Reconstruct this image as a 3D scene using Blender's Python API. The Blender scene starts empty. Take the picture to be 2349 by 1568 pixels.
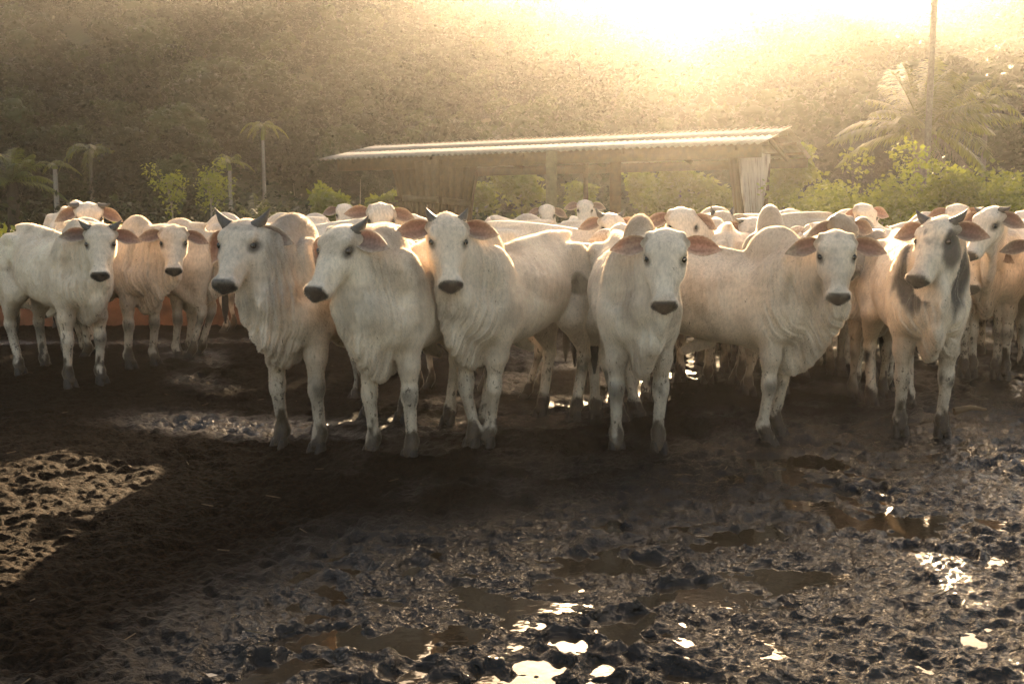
import bpy, math, random
import numpy as np
from mathutils import Vector, Matrix
sc = bpy.context.scene
COL = sc.collection
# ------------------------------------------------------------------ camera
HAZE_DENSITY = .00062; HAZE_G = .86
CAM_H = 1.42; PITCH = math.radians(6.8); FPX = 2284.0       # focal length in units of a 2349 px wide picture
cam = bpy.data.cameras.new('camera'); cam_o = bpy.data.objects.new('camera', cam); COL.objects.link(cam_o)
cam_o.location = (0, 0, CAM_H); cam_o.rotation_euler = (math.radians(90) - PITCH, 0, 0)
cam.sensor_width = 36; cam.lens = FPX / 2349 * 36; cam.clip_start = .1; cam.clip_end = 3000
sc.camera = cam_o
# ------------------------------------------------------------------ light
SUN_EL = math.radians(17.5); SUN_AZ = math.radians(8.6)    # azimuth clockwise from +Y
w = bpy.data.worlds.new('World'); sc.world = w; w.use_nodes = True
wn = w.node_tree; bg = wn.nodes['Background']
sky = wn.nodes.new('ShaderNodeTexSky'); sky.sky_type = 'NISHITA'; sky.sun_disc = False
sky.sun_elevation = SUN_EL; sky.sun_rotation = SUN_AZ; sky.altitude = 100; sky.dust_density = 3.0; sky.air_density = 1.0; sky.ozone_density = 1.0
wb = wn.nodes.new('ShaderNodeMix'); wb.data_type = 'RGBA'; wb.blend_type = 'MULTIPLY'; wb.inputs[0].default_value = 1; wb.inputs[7].default_value = (1.0, .835, .665, 1)   # warm white balance of the whole sky
wn.links.new(sky.outputs[0], wb.inputs[6]); wn.links.new(wb.outputs[2], bg.inputs[0]); bg.inputs[1].default_value = .052
sl = bpy.data.lights.new('sun', 'SUN'); sl.energy = 5.0; sl.angle = math.radians(.5); sl.color = (1, .72, .42)
so = bpy.data.objects.new('sun', sl); COL.objects.link(so)
sd = Vector((math.sin(SUN_AZ) * math.cos(SUN_EL), math.cos(SUN_AZ) * math.cos(SUN_EL), math.sin(SUN_EL)))
so.rotation_euler = sd.to_track_quat('Z', 'Y').to_euler(); so.location = (0, 0, 60)
vs = sc.view_settings; vs.view_transform = 'Standard'; vs.look = 'None'; vs.exposure = 3.3; vs.gamma = 1
sc.cycles.use_denoising = True; sc.cycles.max_bounces = 6; sc.cycles.diffuse_bounces = 3; sc.cycles.glossy_bounces = 3
sc.cycles.transmission_bounces = 4; sc.cycles.transparent_max_bounces = 8; sc.cycles.volume_bounces = 1
sc.cycles.sample_clamp_indirect = 6; sc.cycles.caustics_reflective = False; sc.cycles.caustics_refractive = False

def at(px, py, Y):
    """World point at forward distance Y seen in the direction (px, py) of the 2349 x 1568 picture."""
    a = (px - 1174.5) / FPX; b = (784 - py) / FPX
    dy = math.cos(PITCH) + b * math.sin(PITCH); dz = -math.sin(PITCH) + b * math.cos(PITCH); k = Y / dy
    return np.array([a * k, Y, CAM_H + dz * k])
def ground(px, py):
    b = (784 - py) / FPX; dy = math.cos(PITCH) + b * math.sin(PITCH); dz = -math.sin(PITCH) + b * math.cos(PITCH)
    return at(px, py, -CAM_H / dz * dy)
def tag(o, label=None, cat=None, group=None, kind=None):
    if label: o['label'] = label
    if cat: o['category'] = cat
    if group: o['group'] = group
    if kind: o['kind'] = kind
    return o
M = {}
def nodes(name):
    m = bpy.data.materials.new(name); m.use_nodes = True; nt = m.node_tree; nt.nodes.clear()
    out = nt.nodes.new('ShaderNodeOutputMaterial'); bs = nt.nodes.new('ShaderNodeBsdfPrincipled')
    nt.links.new(bs.outputs[0], out.inputs[0]); M[name] = m
    return m, nt, bs, out
def N(nt, t, ins=None, **kw):
    n = nt.nodes.new(t)
    for k, v in kw.items(): setattr(n, k, v)
    for k, v in (ins or {}).items():
        if isinstance(v, bpy.types.NodeSocket): nt.links.new(v, n.inputs[k])
        else: n.inputs[k].default_value = v
    return n
def mixc(nt, fac, a, b, blend='MIX'):
    n = nt.nodes.new('ShaderNodeMix'); n.data_type = 'RGBA'; n.blend_type = blend
    for i, v in ((0, fac), (6, a), (7, b)):
        if isinstance(v, bpy.types.NodeSocket): nt.links.new(v, n.inputs[i])
        else: n.inputs[i].default_value = v if i == 0 else (*v, 1)
    return n.outputs[2]
def math_(nt, op, a, b=None, c=None):
    n = nt.nodes.new('ShaderNodeMath'); n.operation = op
    for i, v in enumerate((a, b, c)):
        if v is None: continue
        if isinstance(v, bpy.types.NodeSocket): nt.links.new(v, n.inputs[i])
        else: n.inputs[i].default_value = v
    return n.outputs[0]
def ramp(nt, fac, stops):
    n = nt.nodes.new('ShaderNodeValToRGB'); nt.links.new(fac, n.inputs[0]); el = n.color_ramp.elements
    while len(el) < len(stops): el.new(.5)
    for e, (p, c) in zip(el, stops): e.position = p; e.color = (*c, 1) if len(c) == 3 else c
    return n.outputs[0]

# hide: coat colour from the vertex field, mud splashes, neck folds and hair grain as relief
m, nt, bs, out = nodes('hide')
co = N(nt, 'ShaderNodeTexCoord').outputs['Object']
coat = N(nt, 'ShaderNodeAttribute', attribute_name='coat').outputs['Color']
fold = N(nt, 'ShaderNodeAttribute', attribute_name='fold').outputs['Fac']
famt = N(nt, 'ShaderNodeAttribute', attribute_name='fold_amount').outputs['Fac']
spl = N(nt, 'ShaderNodeAttribute', attribute_name='splash').outputs['Fac']
rnd = N(nt, 'ShaderNodeObjectInfo').outputs['Random']
cs = N(nt, 'ShaderNodeVectorMath', {0: co}, operation='ADD'); 
rv = N(nt, 'ShaderNodeCombineXYZ', {0: math_(nt, 'MULTIPLY', rnd, 37.0), 1: math_(nt, 'MULTIPLY', rnd, 91.0), 2: rnd}); nt.links.new(rv.outputs[0], cs.inputs[1]); cs = cs.outputs[0]
st = N(nt, 'ShaderNodeMapping', {'Vector': cs, 'Scale': (60, 60, 26)}).outputs[0]
n1 = N(nt, 'ShaderNodeTexNoise', {'Vector': st, 'Scale': 1.0, 'Detail': 4.0}).outputs[0]
hair = N(nt, 'ShaderNodeMapping', {'Vector': cs, 'Scale': (420, 420, 90)}).outputs[0]
n2 = N(nt, 'ShaderNodeTexNoise', {'Vector': hair, 'Scale': 1.0, 'Detail': 2.0}).outputs[0]
c1 = mixc(nt, .5, coat, mixc(nt, 1.0, coat, ramp(nt, n1, [(.3, (.55, .53, .5)), (.7, (1.25, 1.22, 1.18))]), 'MULTIPLY'))
spk = N(nt, 'ShaderNodeTexNoise', {'Vector': N(nt, 'ShaderNodeMapping', {'Vector': cs, 'Scale': (34, 34, 19)}).outputs[0], 'Scale': 1.0, 'Detail': 3.0, 'Roughness': .62}).outputs[0]
lim = math_(nt, 'SUBTRACT', .75, math_(nt, 'MULTIPLY', spl, .165))
sm = N(nt, 'ShaderNodeMapRange', {0: spk, 1: lim, 2: math_(nt, 'ADD', lim, .018), 3: 0.0, 4: .9}).outputs[0]
c2 = mixc(nt, sm, c1, (.045, .03, .02))
wv = math_(nt, 'ADD', math_(nt, 'MULTIPLY', fold, 2 * math.pi / .026), math_(nt, 'MULTIPLY', N(nt, 'ShaderNodeTexNoise', {'Vector': co, 'Scale': 6.0, 'Detail': 3.0}).outputs[0], 16.0))
sn = math_(nt, 'SINE', wv); fh = math_(nt, 'MULTIPLY', math_(nt, 'MULTIPLY', sn, famt), .0026)
crease = math_(nt, 'MULTIPLY', math_(nt, 'MULTIPLY', N(nt, 'ShaderNodeMapRange', {0: sn, 1: -.55, 2: -1.0, 3: 0.0, 4: 1.0}).outputs[0], famt), .22)
c3 = mixc(nt, crease, c2, (.20, .155, .12))
nt.links.new(c3, bs.inputs['Base Color'])
h1 = math_(nt, 'ADD', fh, math_(nt, 'ADD', math_(nt, 'MULTIPLY', n1, .0030), math_(nt, 'MULTIPLY', n2, .0010)))
bp = N(nt, 'ShaderNodeBump', {'Height': h1, 'Distance': 1.0, 'Strength': .85}); nt.links.new(bp.outputs[0], bs.inputs['Normal'])
nt.links.new(N(nt, 'ShaderNodeMapRange', {0: N(nt, 'ShaderNodeRGBToBW', {0: coat}).outputs[0], 1: .02, 2: .12, 3: .30, 4: .62}).outputs[0], bs.inputs['Roughness'])
bs.inputs['Specular IOR Level'].default_value = .25
bs.inputs['Sheen Weight'].default_value = .55; bs.inputs['Sheen Roughness'].default_value = .35; bs.inputs['Sheen Tint'].default_value = (1, .93, .82, 1)

# ear: thin skin that lets the sun through
m, nt, bs, out = nodes('ear')
coat = N(nt, 'ShaderNodeAttribute', attribute_name='coat').outputs['Color']
co = N(nt, 'ShaderNodeTexCoord').outputs['Object']
ns = N(nt, 'ShaderNodeTexNoise', {'Vector': co, 'Scale': 60.0, 'Detail': 4.0}).outputs[0]
cc = mixc(nt, 1.0, coat, ramp(nt, ns, [(.35, (.6, .55, .5)), (.65, (1.1, 1.1, 1.1))]), 'MULTIPLY')
nt.links.new(cc, bs.inputs['Base Color']); bs.inputs['Roughness'].default_value = .6; bs.inputs['Sheen Weight'].default_value = .5
tr = N(nt, 'ShaderNodeBsdfTranslucent', {'Color': mixc(nt, 1.0, coat, (.9, .68, .52), 'MULTIPLY')}); mx = N(nt, 'ShaderNodeMixShader', {0: .20, 1: bs.outputs[0], 2: tr.outputs[0]})
nt.links.new(mx.outputs[0], out.inputs[0])
nt.links.new(N(nt, 'ShaderNodeBump', {'Height': ns, 'Distance': .004, 'Strength': .7}).outputs[0], bs.inputs['Normal'])

def simple(name, col, rough=.6, spec=.4, nscale=30, var=.3, bump=0.0, dist=.01, sheen=0):
    m, nt, bs, out = nodes(name); co = N(nt, 'ShaderNodeTexCoord').outputs['Object']
    ns = N(nt, 'ShaderNodeTexNoise', {'Vector': co, 'Scale': nscale, 'Detail': 5.0, 'Roughness': .6}).outputs[0]
    a = tuple(x * (1 - var) for x in col); b = tuple(min(1, x * (1 + var)) for x in col)
    nt.links.new(ramp(nt, ns, [(.3, a), (.7, b)]), bs.inputs['Base Color'])
    bs.inputs['Roughness'].default_value = rough; bs.inputs['Specular IOR Level'].default_value = spec; bs.inputs['Sheen Weight'].default_value = sheen
    if bump: nt.links.new(N(nt, 'ShaderNodeBump', {'Height': ns, 'Distance': dist, 'Strength': bump}).outputs[0], bs.inputs['Normal'])
    return m
simple('horn', (.055, .05, .045), .5, .4, 60, .4, .4, .004)
simple('eye', (.008, .006, .005), .08, .6, 10, .2)
simple('hoof', (.028, .019, .012), .55, .35, 55, .5, 1.0, .012)
simple('tail', (.50, .44, .37), .7, .2, 60, .2, .4, .004, .4)
simple('switch', (.02, .017, .015), .6, .3, 120, .5, 1.0, .02)

m, nt, bs, out = nodes('hair')
coat = N(nt, 'ShaderNodeAttribute', attribute_name='coat').outputs['Color']
df = N(nt, 'ShaderNodeBsdfDiffuse', {'Color': coat}); tr = N(nt, 'ShaderNodeBsdfTranslucent', {'Color': coat})
gl = N(nt, 'ShaderNodeBsdfGlossy', {'Color': (.5, .45, .38, 1), 'Roughness': .35})
mx = N(nt, 'ShaderNodeMixShader', {0: .5, 1: df.outputs[0], 2: tr.outputs[0]}); mx2 = N(nt, 'ShaderNodeMixShader', {0: .12, 1: mx.outputs[0], 2: gl.outputs[0]})
nt.links.new(mx2.outputs[0], out.inputs[0])
# ------------------------------------------------------------------ implicit-surface tools
def unit(v):
    v = np.asarray(v, float); return v / max(1e-9, np.linalg.norm(v))

class Field:
    """A sampled distance field in which rounded shapes melt into each other."""
    def __init__(s, lo, hi, vox):
        s.vox = vox; s.lo = np.array(lo, np.float32)
        s.n = [int(math.ceil((h - l) / vox)) + 1 for l, h in zip(lo, hi)]
        s.ax = [(s.lo[i] + np.arange(s.n[i], dtype=np.float32) * vox) for i in range(3)]
        s.d = np.full(s.n, 0.35, np.float32)
    def win(s, lo, hi):
        sl = []
        for i in range(3):
            a = max(0, int((lo[i] - s.lo[i]) / s.vox)); b = min(s.n[i], int((hi[i] - s.lo[i]) / s.vox) + 2)
            if b <= a: return None, None
            sl.append(slice(a, b))
        X = s.ax[0][sl[0]][:, None, None]; Y = s.ax[1][sl[1]][None, :, None]; Z = s.ax[2][sl[2]][None, None, :]
        return tuple(sl), (X, Y, Z)
    def merge(s, sl, v, k, sub=False):
        a = s.d[sl]
        if sub:
            b = -v; h = np.clip(0.5 - 0.5 * (a - b) / k, 0, 1); s.d[sl] = a * (1 - h) + b * h + k * h * (1 - h)
        else:
            h = np.clip(0.5 + 0.5 * (a - v) / k, 0, 1); s.d[sl] = a * (1 - h) + v * h - k * h * (1 - h)
    def ell(s, c, r, R=None, k=0.04, sub=False):
        c = np.array(c, float); m = max(r) + k + 0.02
        sl, g = s.win(c - m, c + m)
        if sl is None: return
        x, y, z = g[0] - c[0], g[1] - c[1], g[2] - c[2]
        if R is not None:
            R = np.asarray(R, float)
            x, y, z = (x * R[0][0] + y * R[0][1] + z * R[0][2], x * R[1][0] + y * R[1][1] + z * R[1][2], x * R[2][0] + y * R[2][1] + z * R[2][2])
        a = (x / r[0]) ** 2 + (y / r[1]) ** 2 + (z / r[2]) ** 2
        b = (x / r[0] ** 2) ** 2 + (y / r[1] ** 2) ** 2 + (z / r[2] ** 2) ** 2
        k0 = np.sqrt(a); v = k0 * (k0 - 1) / np.sqrt(b + 1e-9)
        s.merge(sl, np.minimum(v, 0.5), k, sub)
    def cone(s, A, B, ra, rb, k=0.03, n=None, f=1.0, wave=None):
        """Tapered capsule A-B; f > 1 flattens it along n."""
        A = np.array(A, float); B = np.array(B, float); m = max(ra, rb) + k + 0.03
        sl, g = s.win(np.minimum(A, B) - m, np.maximum(A, B) + m)
        if sl is None: return
        x, y, z = g[0] - A[0], g[1] - A[1], g[2] - A[2]
        x = x + 0 * y + 0 * z; y = y + 0 * x; z = z + 0 * x
        ab = B - A
        if n is not None:
            n = unit(n); t = x * n[0] + y * n[1] + z * n[2]
            if wave is not None: t = t + wave(g[0], g[1], g[2])
            t0 = x * n[0] + y * n[1] + z * n[2]
            q = t * f - t0
            x = x + q * n[0]; y = y + q * n[1]; z = z + q * n[2]
            ab = ab + n * float(ab @ n) * (f - 1)
        h = np.clip((x * ab[0] + y * ab[1] + z * ab[2]) / max(1e-9, ab @ ab), 0, 1)
        dd = np.sqrt((x - h * ab[0]) ** 2 + (y - h * ab[1]) ** 2 + (z - h * ab[2]) ** 2) - (ra + (rb - ra) * h)
        if n is not None and f > 1: dd = dd / (1 + 0.35 * (f - 1))
        s.merge(sl, dd, k)
    def tube(s, O, R, st, k=0.04, e=2.0, top=0.0):
        """Lofted body: st rows are (u, w_top, w_bottom, half_width) in the frame R at O."""
        st = np.array(st, float); O = np.array(O, float); R = np.asarray(R, float)
        c = [O + R[0] * r[0] + R[2] * w for r in st for w in (r[1], r[2])]
        hw = st[:, 3].max() + k + 0.05
        sl, g = s.win(np.min(c, 0) - hw, np.max(c, 0) + hw)
        if sl is None: return
        x, y, z = g[0] - O[0], g[1] - O[1], g[2] - O[2]
        u = x * R[0][0] + y * R[0][1] + z * R[0][2]; v = x * R[1][0] + y * R[1][1] + z * R[1][2]; w = x * R[2][0] + y * R[2][1] + z * R[2][2]
        uu = np.linspace(st[0, 0], st[-1, 0], 160)
        ker = np.hanning(19); ker /= ker.sum()
        T = [np.convolve(np.pad(np.interp(uu, st[:, 0], st[:, j]), 9, mode='edge'), ker, 'valid').astype(np.float32) for j in (1, 2, 3)]
        idx = np.clip((u - uu[0]) / (uu[-1] - uu[0]) * 159, 0, 159)
        i0 = np.minimum(idx.astype(np.int32), 158); fr = (idx - i0).astype(np.float32)
        tp, bt, a = (t[i0] * (1 - fr) + t[i0 + 1] * fr for t in T)
        wc = (tp + bt) / 2; b = np.maximum((tp - bt) / 2, 0.01)
        q = (w - wc) / b
        a2 = a * (1 - top * np.clip(q, 0, 1.2) ** 2)
        du = np.maximum(np.maximum(uu[0] - u, u - uu[-1]), 0)
        r = (np.abs(v / a2) ** e + np.abs(q) ** e) ** (1 / e)
        dd = (r - 1) * np.minimum(a2, b) * np.where(r > 1, 1.0, 1.0)
        s.merge(sl, np.sqrt(np.maximum(dd, 0) ** 2 + du ** 2) + np.minimum(dd, 0), k)
    def mesh(s):
        """Surface nets: quads through the cells the surface crosses."""
        d = s.d; ins = d < 0
        nx, ny, nz = d.shape
        cnt = np.zeros((nx - 1, ny - 1, nz - 1), np.uint8)
        for i in (0, 1):
            for j in (0, 1):
                for k in (0, 1): cnt += ins[i:nx - 1 + i, j:ny - 1 + j, k:nz - 1 + k]
        act = (cnt > 0) & (cnt < 8)
        cx, cy, cz = np.nonzero(act)
        idm = np.full(act.shape, -1, np.int32); idm[cx, cy, cz] = np.arange(len(cx))
        P = np.zeros((len(cx), 3)); C = np.zeros(len(cx))
        cor = [(i, j, k) for i in (0, 1) for j in (0, 1) for k in (0, 1)]
        val = {c: d[cx + c[0], cy + c[1], cz + c[2]] for c in cor}
        for a in cor:
            for ax in range(3):
                if a[ax]: continue
                b = list(a); b[ax] = 1; b = tuple(b)
                va, vb = val[a], val[b]; m = (va < 0) != (vb < 0)
                t = np.where(m, va / np.where(m, va - vb, 1), 0)
                for q in range(3): P[:, q] += np.where(m, a[q] + (t if q == ax else 0), 0)
                C += m
        P /= C[:, None]
        V = s.lo + (np.stack([cx, cy, cz], 1) + P) * s.vox
        F = []
        for ax in range(3):
            o = [(1, 2), (2, 0), (0, 1)][ax]
            sa = [slice(None)] * 3; sb = [slice(None)] * 3
            sa[ax] = slice(0, -1); sb[ax] = slice(1, None)
            A, B = ins[tuple(sa)], ins[tuple(sb)]
            x = np.nonzero(A != B); e = np.stack(x, 1)
            ok = np.ones(len(e), bool)
            for q in o: ok &= (e[:, q] > 0) & (e[:, q] < d.shape[q] - 1)
            e = e[ok]; fl = A[tuple(e.T)]
            def cell(p, q):
                c = e.copy(); c[:, o[0]] -= p; c[:, o[1]] -= q; return idm[c[:, 0], c[:, 1], c[:, 2]]
            quad = np.stack([cell(1, 1), cell(0, 1), cell(0, 0), cell(1, 0)], 1)
            quad[~fl] = quad[~fl][:, ::-1]
            F.append(quad)
        F = np.concatenate(F); F = F[(F >= 0).all(1)]
        return V, F

def relax(V, F, it=1, lam=0.5):
    for _ in range(it):
        S = np.zeros_like(V); N = np.zeros(len(V))
        for a in range(4):
            b = (a + 1) % 4
            np.add.at(S, F[:, a], V[F[:, b]]); np.add.at(S, F[:, b], V[F[:, a]])
            np.add.at(N, F[:, a], 1); np.add.at(N, F[:, b], 1)
        V = V * (1 - lam) + lam * S / np.maximum(N, 1)[:, None]
    return V

def hash3(ix, iy, iz, seed):
    h = (ix.astype(np.int64) * 374761393 + iy.astype(np.int64) * 668265263 + iz.astype(np.int64) * 2147483647 + seed * 974711) & 0x7fffffff
    h = ((h ^ (h >> 13)) * 1274126177) & 0x7fffffff
    return ((h ^ (h >> 16)) & 0xffff) / 65535.0

def noise3(P, seed=0):
    """Smooth value noise 0..1 at points P (N,3)."""
    i = np.floor(P).astype(np.int64); f = P - i; f = f * f * (3 - 2 * f); r = 0
    for a in (0, 1):
        for b in (0, 1):
            for c in (0, 1):
                w = (f[:, 0] if a else 1 - f[:, 0]) * (f[:, 1] if b else 1 - f[:, 1]) * (f[:, 2] if c else 1 - f[:, 2])
                r = r + w * hash3(i[:, 0] + a, i[:, 1] + b, i[:, 2] + c, seed)
    return r

def fbm(P, seed=0, oct=4):
    r = 0; a = 0.5; t = 0
    for o in range(oct): r = r + a * noise3(P * 2 ** o, seed + o * 17); t += a; a *= 0.5
    return r / t

def sstep(a, b, x): t = np.clip((x - a) / (b - a), 0, 1); return t * t * (3 - 2 * t)

def quad_mesh(name, V, F, mat, smooth=True, attrs=None):
    me = bpy.data.meshes.new(name); V = np.asarray(V, np.float32); F = np.asarray(F, np.int32)
    n = F.shape[1]
    me.vertices.add(len(V)); me.vertices.foreach_set('co', V.ravel())
    me.loops.add(F.size); me.loops.foreach_set('vertex_index', F.ravel())
    me.polygons.add(len(F)); me.polygons.foreach_set('loop_start', np.arange(0, F.size, n, dtype=np.int32))
    try: me.polygons.foreach_set('loop_total', np.full(len(F), n, np.int32))
    except Exception: pass
    if smooth: me.polygons.foreach_set('use_smooth', np.ones(len(F), bool))
    for an, (ty, arr) in (attrs or {}).items():
        at = me.attributes.new(an, ty, 'POINT')
        at.data.foreach_set('color' if ty == 'FLOAT_COLOR' else 'value', np.asarray(arr, np.float32).ravel())
    me.update(calc_edges=True)
    if mat: me.materials.append(mat)
    return me

def link(name, me, parent=None):
    o = bpy.data.objects.new(name, me); COL.objects.link(o)
    if parent is not None: o.parent = parent
    return o

def loft(rings, cap=True):
    """rings: list of (K,3) arrays -> quads (end rings collapsed to a point if cap)."""
    K = len(rings[0]); V = np.concatenate(rings); F = []
    for i in range(len(rings) - 1):
        for j in range(K):
            F.append((i * K + j, i * K + (j + 1) % K, (i + 1) * K + (j + 1) % K, (i + 1) * K + j))
    return V, np.array(F)

def tube_rings(pts, rad, K=10, flat=None):
    pts = np.array(pts, float); out = []; ref = None
    for i, p in enumerate(pts):
        t = unit(pts[min(i + 1, len(pts) - 1)] - pts[max(i - 1, 0)])
        if ref is None: ref = np.array([0, 0, 1.0]) if abs(t[2]) < .9 else np.array([1.0, 0, 0])
        a = unit(np.cross(t, ref)); b = np.cross(a, t); ref = b
        an = np.arange(K) * 2 * math.pi / K
        out.append(p + rad[i] * (np.cos(an)[:, None] * a + np.sin(an)[:, None] * b * (flat or 1)))
    return out

# ------------------------------------------------------------------ the cow
def build_cow(c):
    """c: dict with x, y, head (world poll point), heading, yaw, pitch ... -> top-level Empty with its parts."""
    rs = random.Random(c.get('seed', 1)); seed = c.get('seed', 1)
    S = c.get('size', 1.0); th = math.radians(c['heading'])
    vox = c.get('vox', 0.0132)
    ca, sa = math.cos(th), math.sin(th)
    def to_local(p):
        dx, dy = p[0] - c['x'], p[1] - c['y']
        return np.array([(dx * ca + dy * sa) / S, (-dx * sa + dy * ca) / S, p[2] / S])
    O = to_local(c['head'])                                    # poll, local
    yw = math.radians(c['yaw'] - c['heading']); pt = math.radians(c.get('pitch', 58)); rl = math.radians(c.get('roll', 0))
    U = np.array([math.cos(pt) * math.cos(yw), math.cos(pt) * math.sin(yw), -math.sin(pt)])
    W = np.array([math.sin(pt) * math.cos(yw), math.sin(pt) * math.sin(yw), math.cos(pt)])
    Vv = np.cross(W, U)
    Vv, W = Vv * math.cos(rl) + W * math.sin(rl), W * math.cos(rl) - Vv * math.sin(rl)
    H = np.array([U, Vv, W]); hs = c.get('hscale', .92); ws = c.get('hwide', 1.13); hs *= rs.uniform(.965, 1.045); ws *= rs.uniform(.95, 1.06)
    hp = lambda u, v, w: O + (U * u + Vv * v * ws + W * w) * hs
    fat = c.get('fat', .91); hump = c.get('hump', 1.0); dew = c.get('dewlap', 1.0)
    lo = np.minimum([-.98, -.42, 0.0], O - .62); hi = np.maximum([.98, .42, 1.62], O + .62); lo[2] = 0.0; hi[2] = max(1.62, O[2] + .12)
    Fd = Field(lo, hi, vox)
    I3 = np.eye(3)
    # trunk
    f = fat
    Fd.tube((0, 0, 0), I3, [(-.85, 1.20, 1.02, .07), (-.81, 1.27, .94, .14 * f), (-.72, 1.325, .87, .185 * f), (-.56, 1.365, .82, .215 * f), (-.36, 1.36, .755, .235 * f),
                            (-.10, 1.325, .70, .285 * f), (.14, 1.285, .665, .30 * f), (.36, 1.275, .65, .255 * f), (.54, 1.27, .655, .205), (.68, 1.22, .68, .165), (.79, 1.08, .78, .09)], k=.03, e=2.25, top=.42)
    for sy in (-1, 1):
        Fd.ell((-.50, sy * .185 * f, 1.275), (.075, .035, .035), k=.09)        # hook bones
        Fd.ell((-.82, sy * .085, 1.20), (.06, .04, .05), k=.05)       # pin bones
        Fd.ell((-.62, sy * .135, .99), (.21, .12, .30), k=.07)        # rump and thigh
        Fd.ell((.50, sy * .150, 1.02), (.15, .095, .30), R=[[.95, 0, -.3], [0, 1, 0], [.3, 0, .95]], k=.06)   # shoulder
        Fd.ell((.60, sy * .13, .86), (.11, .085, .13), k=.06)         # point of shoulder
        Fd.ell((-.34, sy * .31 * f, 1.13), (.13, .075, .12), k=.08, sub=True)  # flank hollow
        Fd.ell((.28, sy * .30 * f, 1.14), (.07, .05, .20), k=.08, sub=True)    # behind the shoulder
    for sy in (-1, 1):
        Fd.ell((.69, sy * .185, 1.10), (.045, .05, .20), R=[[.93, 0, -.36], [0, 1, 0], [.36, 0, .93]], k=.06, sub=True)   # groove before the shoulder
        Fd.ell((.41, sy * .165, .90), (.09, .065, .13), k=.05)
        Fd.ell((-.44, sy * .20 * f, .92), (.06, .05, .13), k=.06, sub=True)
    Fd.ell((-.25, 0, 1.335), (.5, .032, .035), R=[[.996, 0, -.09], [0, 1, 0], [.09, 0, .996]], k=.05)                  # spine
    hz = .075 * hump
    hz += .045
    Fd.ell((.47, 0, 1.28 + .34 * hz), (.175, .070 + .015 * hump, hz), R=[[.94, 0, .34], [0, 1, 0], [-.34, 0, .94]], k=.045)
    Fd.ell((.55, 0, 1.22), (.20, .11, .18), k=.07)
    if c.get('sheath', 1): 
        Fd.cone((.02, 0, .66), (-.16, 0, .585), .05, .028, k=.05, n=(0, 1, 0), f=1.6)
    # neck
    nb = hp(.07, 0, -.15)                                             # back of skull
    base = np.array([.56, 0, 1.07]); mid = (base + nb) / 2 + np.array([.07, 0, .02]); mid[1] = nb[1] * .42
    lat = unit(np.cross(nb - base, [0, 0, 1]))
    ns = [(base, .235), (base * .5 + mid * .5 + [.02, 0, .0], .205), (mid, .175), (mid * .5 + nb * .5, .145), (nb, .115)]
    for i in range(4):
        A, ra = ns[i]; B, rb = ns[i + 1]
        tdir = unit(np.cross(B - A, [0, 0, 1])); fl = [1.75, 1.7, 1.6, 1.4][i]
        Fd.cone(A, B, ra, rb, k=.05, n=tdir, f=fl)
    # dewlap: a thin wavy curtain from the throat to between the forelegs
    jaw = hp(.20, 0, -.21)
    J1 = hp(.34, 0, -.185)
    br = np.array([.70, 0, .76]); bt = np.array([.60, 0, .73 - .05 * dew]); be = np.array([.40, 0, .69])
    m1 = (jaw * .55 + br * .45) + np.array([.035 * dew, 0, -.02 * dew]); m1[1] = jaw[1] * .5
    ph = rs.uniform(0, 6)
    wav = lambda x, y, z: .010 * np.sin(x * 42 + z * 9 + ph) * np.clip((1.15 - z) * 2.5, 0, 1) + .006 * np.sin(x * 85 - z * 14 + ph * 2)
    pts = [(jaw, .075), (m1, .13 * (.6 + .4 * dew)), (br, .15 * (.7 + .3 * dew)), (bt, .125 * (.6 + .4 * dew)), (be, .08)]
    for i in range(4):
        A, ra = pts[i]; B, rb = pts[i + 1]; g = B - A
        n = unit([-g[1], g[0], 0]) if abs(g[1]) > .02 and i < 2 else np.array([0, 1.0, 0])
        if n[1] < 0: n = -n
        Fd.cone(A, B, ra, rb, k=.045, n=n, f=[2.3, 3.4, 3.4, 3.0][i], wave=wav)
    Fd.cone(J1, jaw * .7 + m1 * .3 + [0, 0, -.04], .018, .05, k=.04, n=lat if abs(lat[1]) > .1 else (0, 1, 0), f=2.6)   # throat flap
    # legs
    hoofs = []
    for i, (fx, sy) in enumerate(((1, 1), (1, -1), (-1, 1), (-1, -1))):
        ox, oy = c.get('legs', ((0, 0),) * 4)[i]
        if fx > 0:
            hx, hy = .49 + ox, sy * .135 + oy
            el = np.array([.50, sy * .145, .80]); kn = np.array([.515 + ox * .45, sy * .140 + oy * .45, .415]); ft = np.array([hx - .01, hy, .125])
            Fd.cone((.54, sy * .15, .93), el, .10, .085, k=.06)
            Fd.cone(el, (el + kn) / 2 + [.012, 0, 0], .082, .060, k=.05)
            Fd.cone((el + kn) / 2 + [.012, 0, 0], kn + [0, 0, .05], .060, .043, k=.04)
            Fd.ell(kn, (.050, .050, .062), k=.035)
            Fd.cone(kn - [0, 0, .04], ft + [0, 0, .03], .037, .032, k=.03)
        else:
            hx, hy = -.58 + ox, sy * .14 + oy
            st = np.array([-.44 + ox * .2, sy * .165, .78]); hk = np.array([-.70 + ox * .6, sy * .145 + oy * .5, .49]); ft = np.array([hx - .02, hy, .125])
            Fd.cone((-.60, sy * .14, .95), st, .15, .095, k=.07)
            Fd.cone((-.66, sy * .135, .88), hk + [-.0, 0, .13], .11, .055, k=.06)
            Fd.cone(st, hk + [.02, 0, .06], .09, .048, k=.05)
            Fd.cone(hk + [-.045, 0, .05], hk + [-.005, 0, -.01], .026, .040, k=.03)
            Fd.ell(hk + [.005, 0, 0], (.050, .040, .055), k=.03)
            Fd.cone(hk - [0, 0, .03], ft + [0, 0, .03], .039, .034, k=.03)
        Fd.ell(ft, (.045, .046, .05), k=.03)
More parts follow.
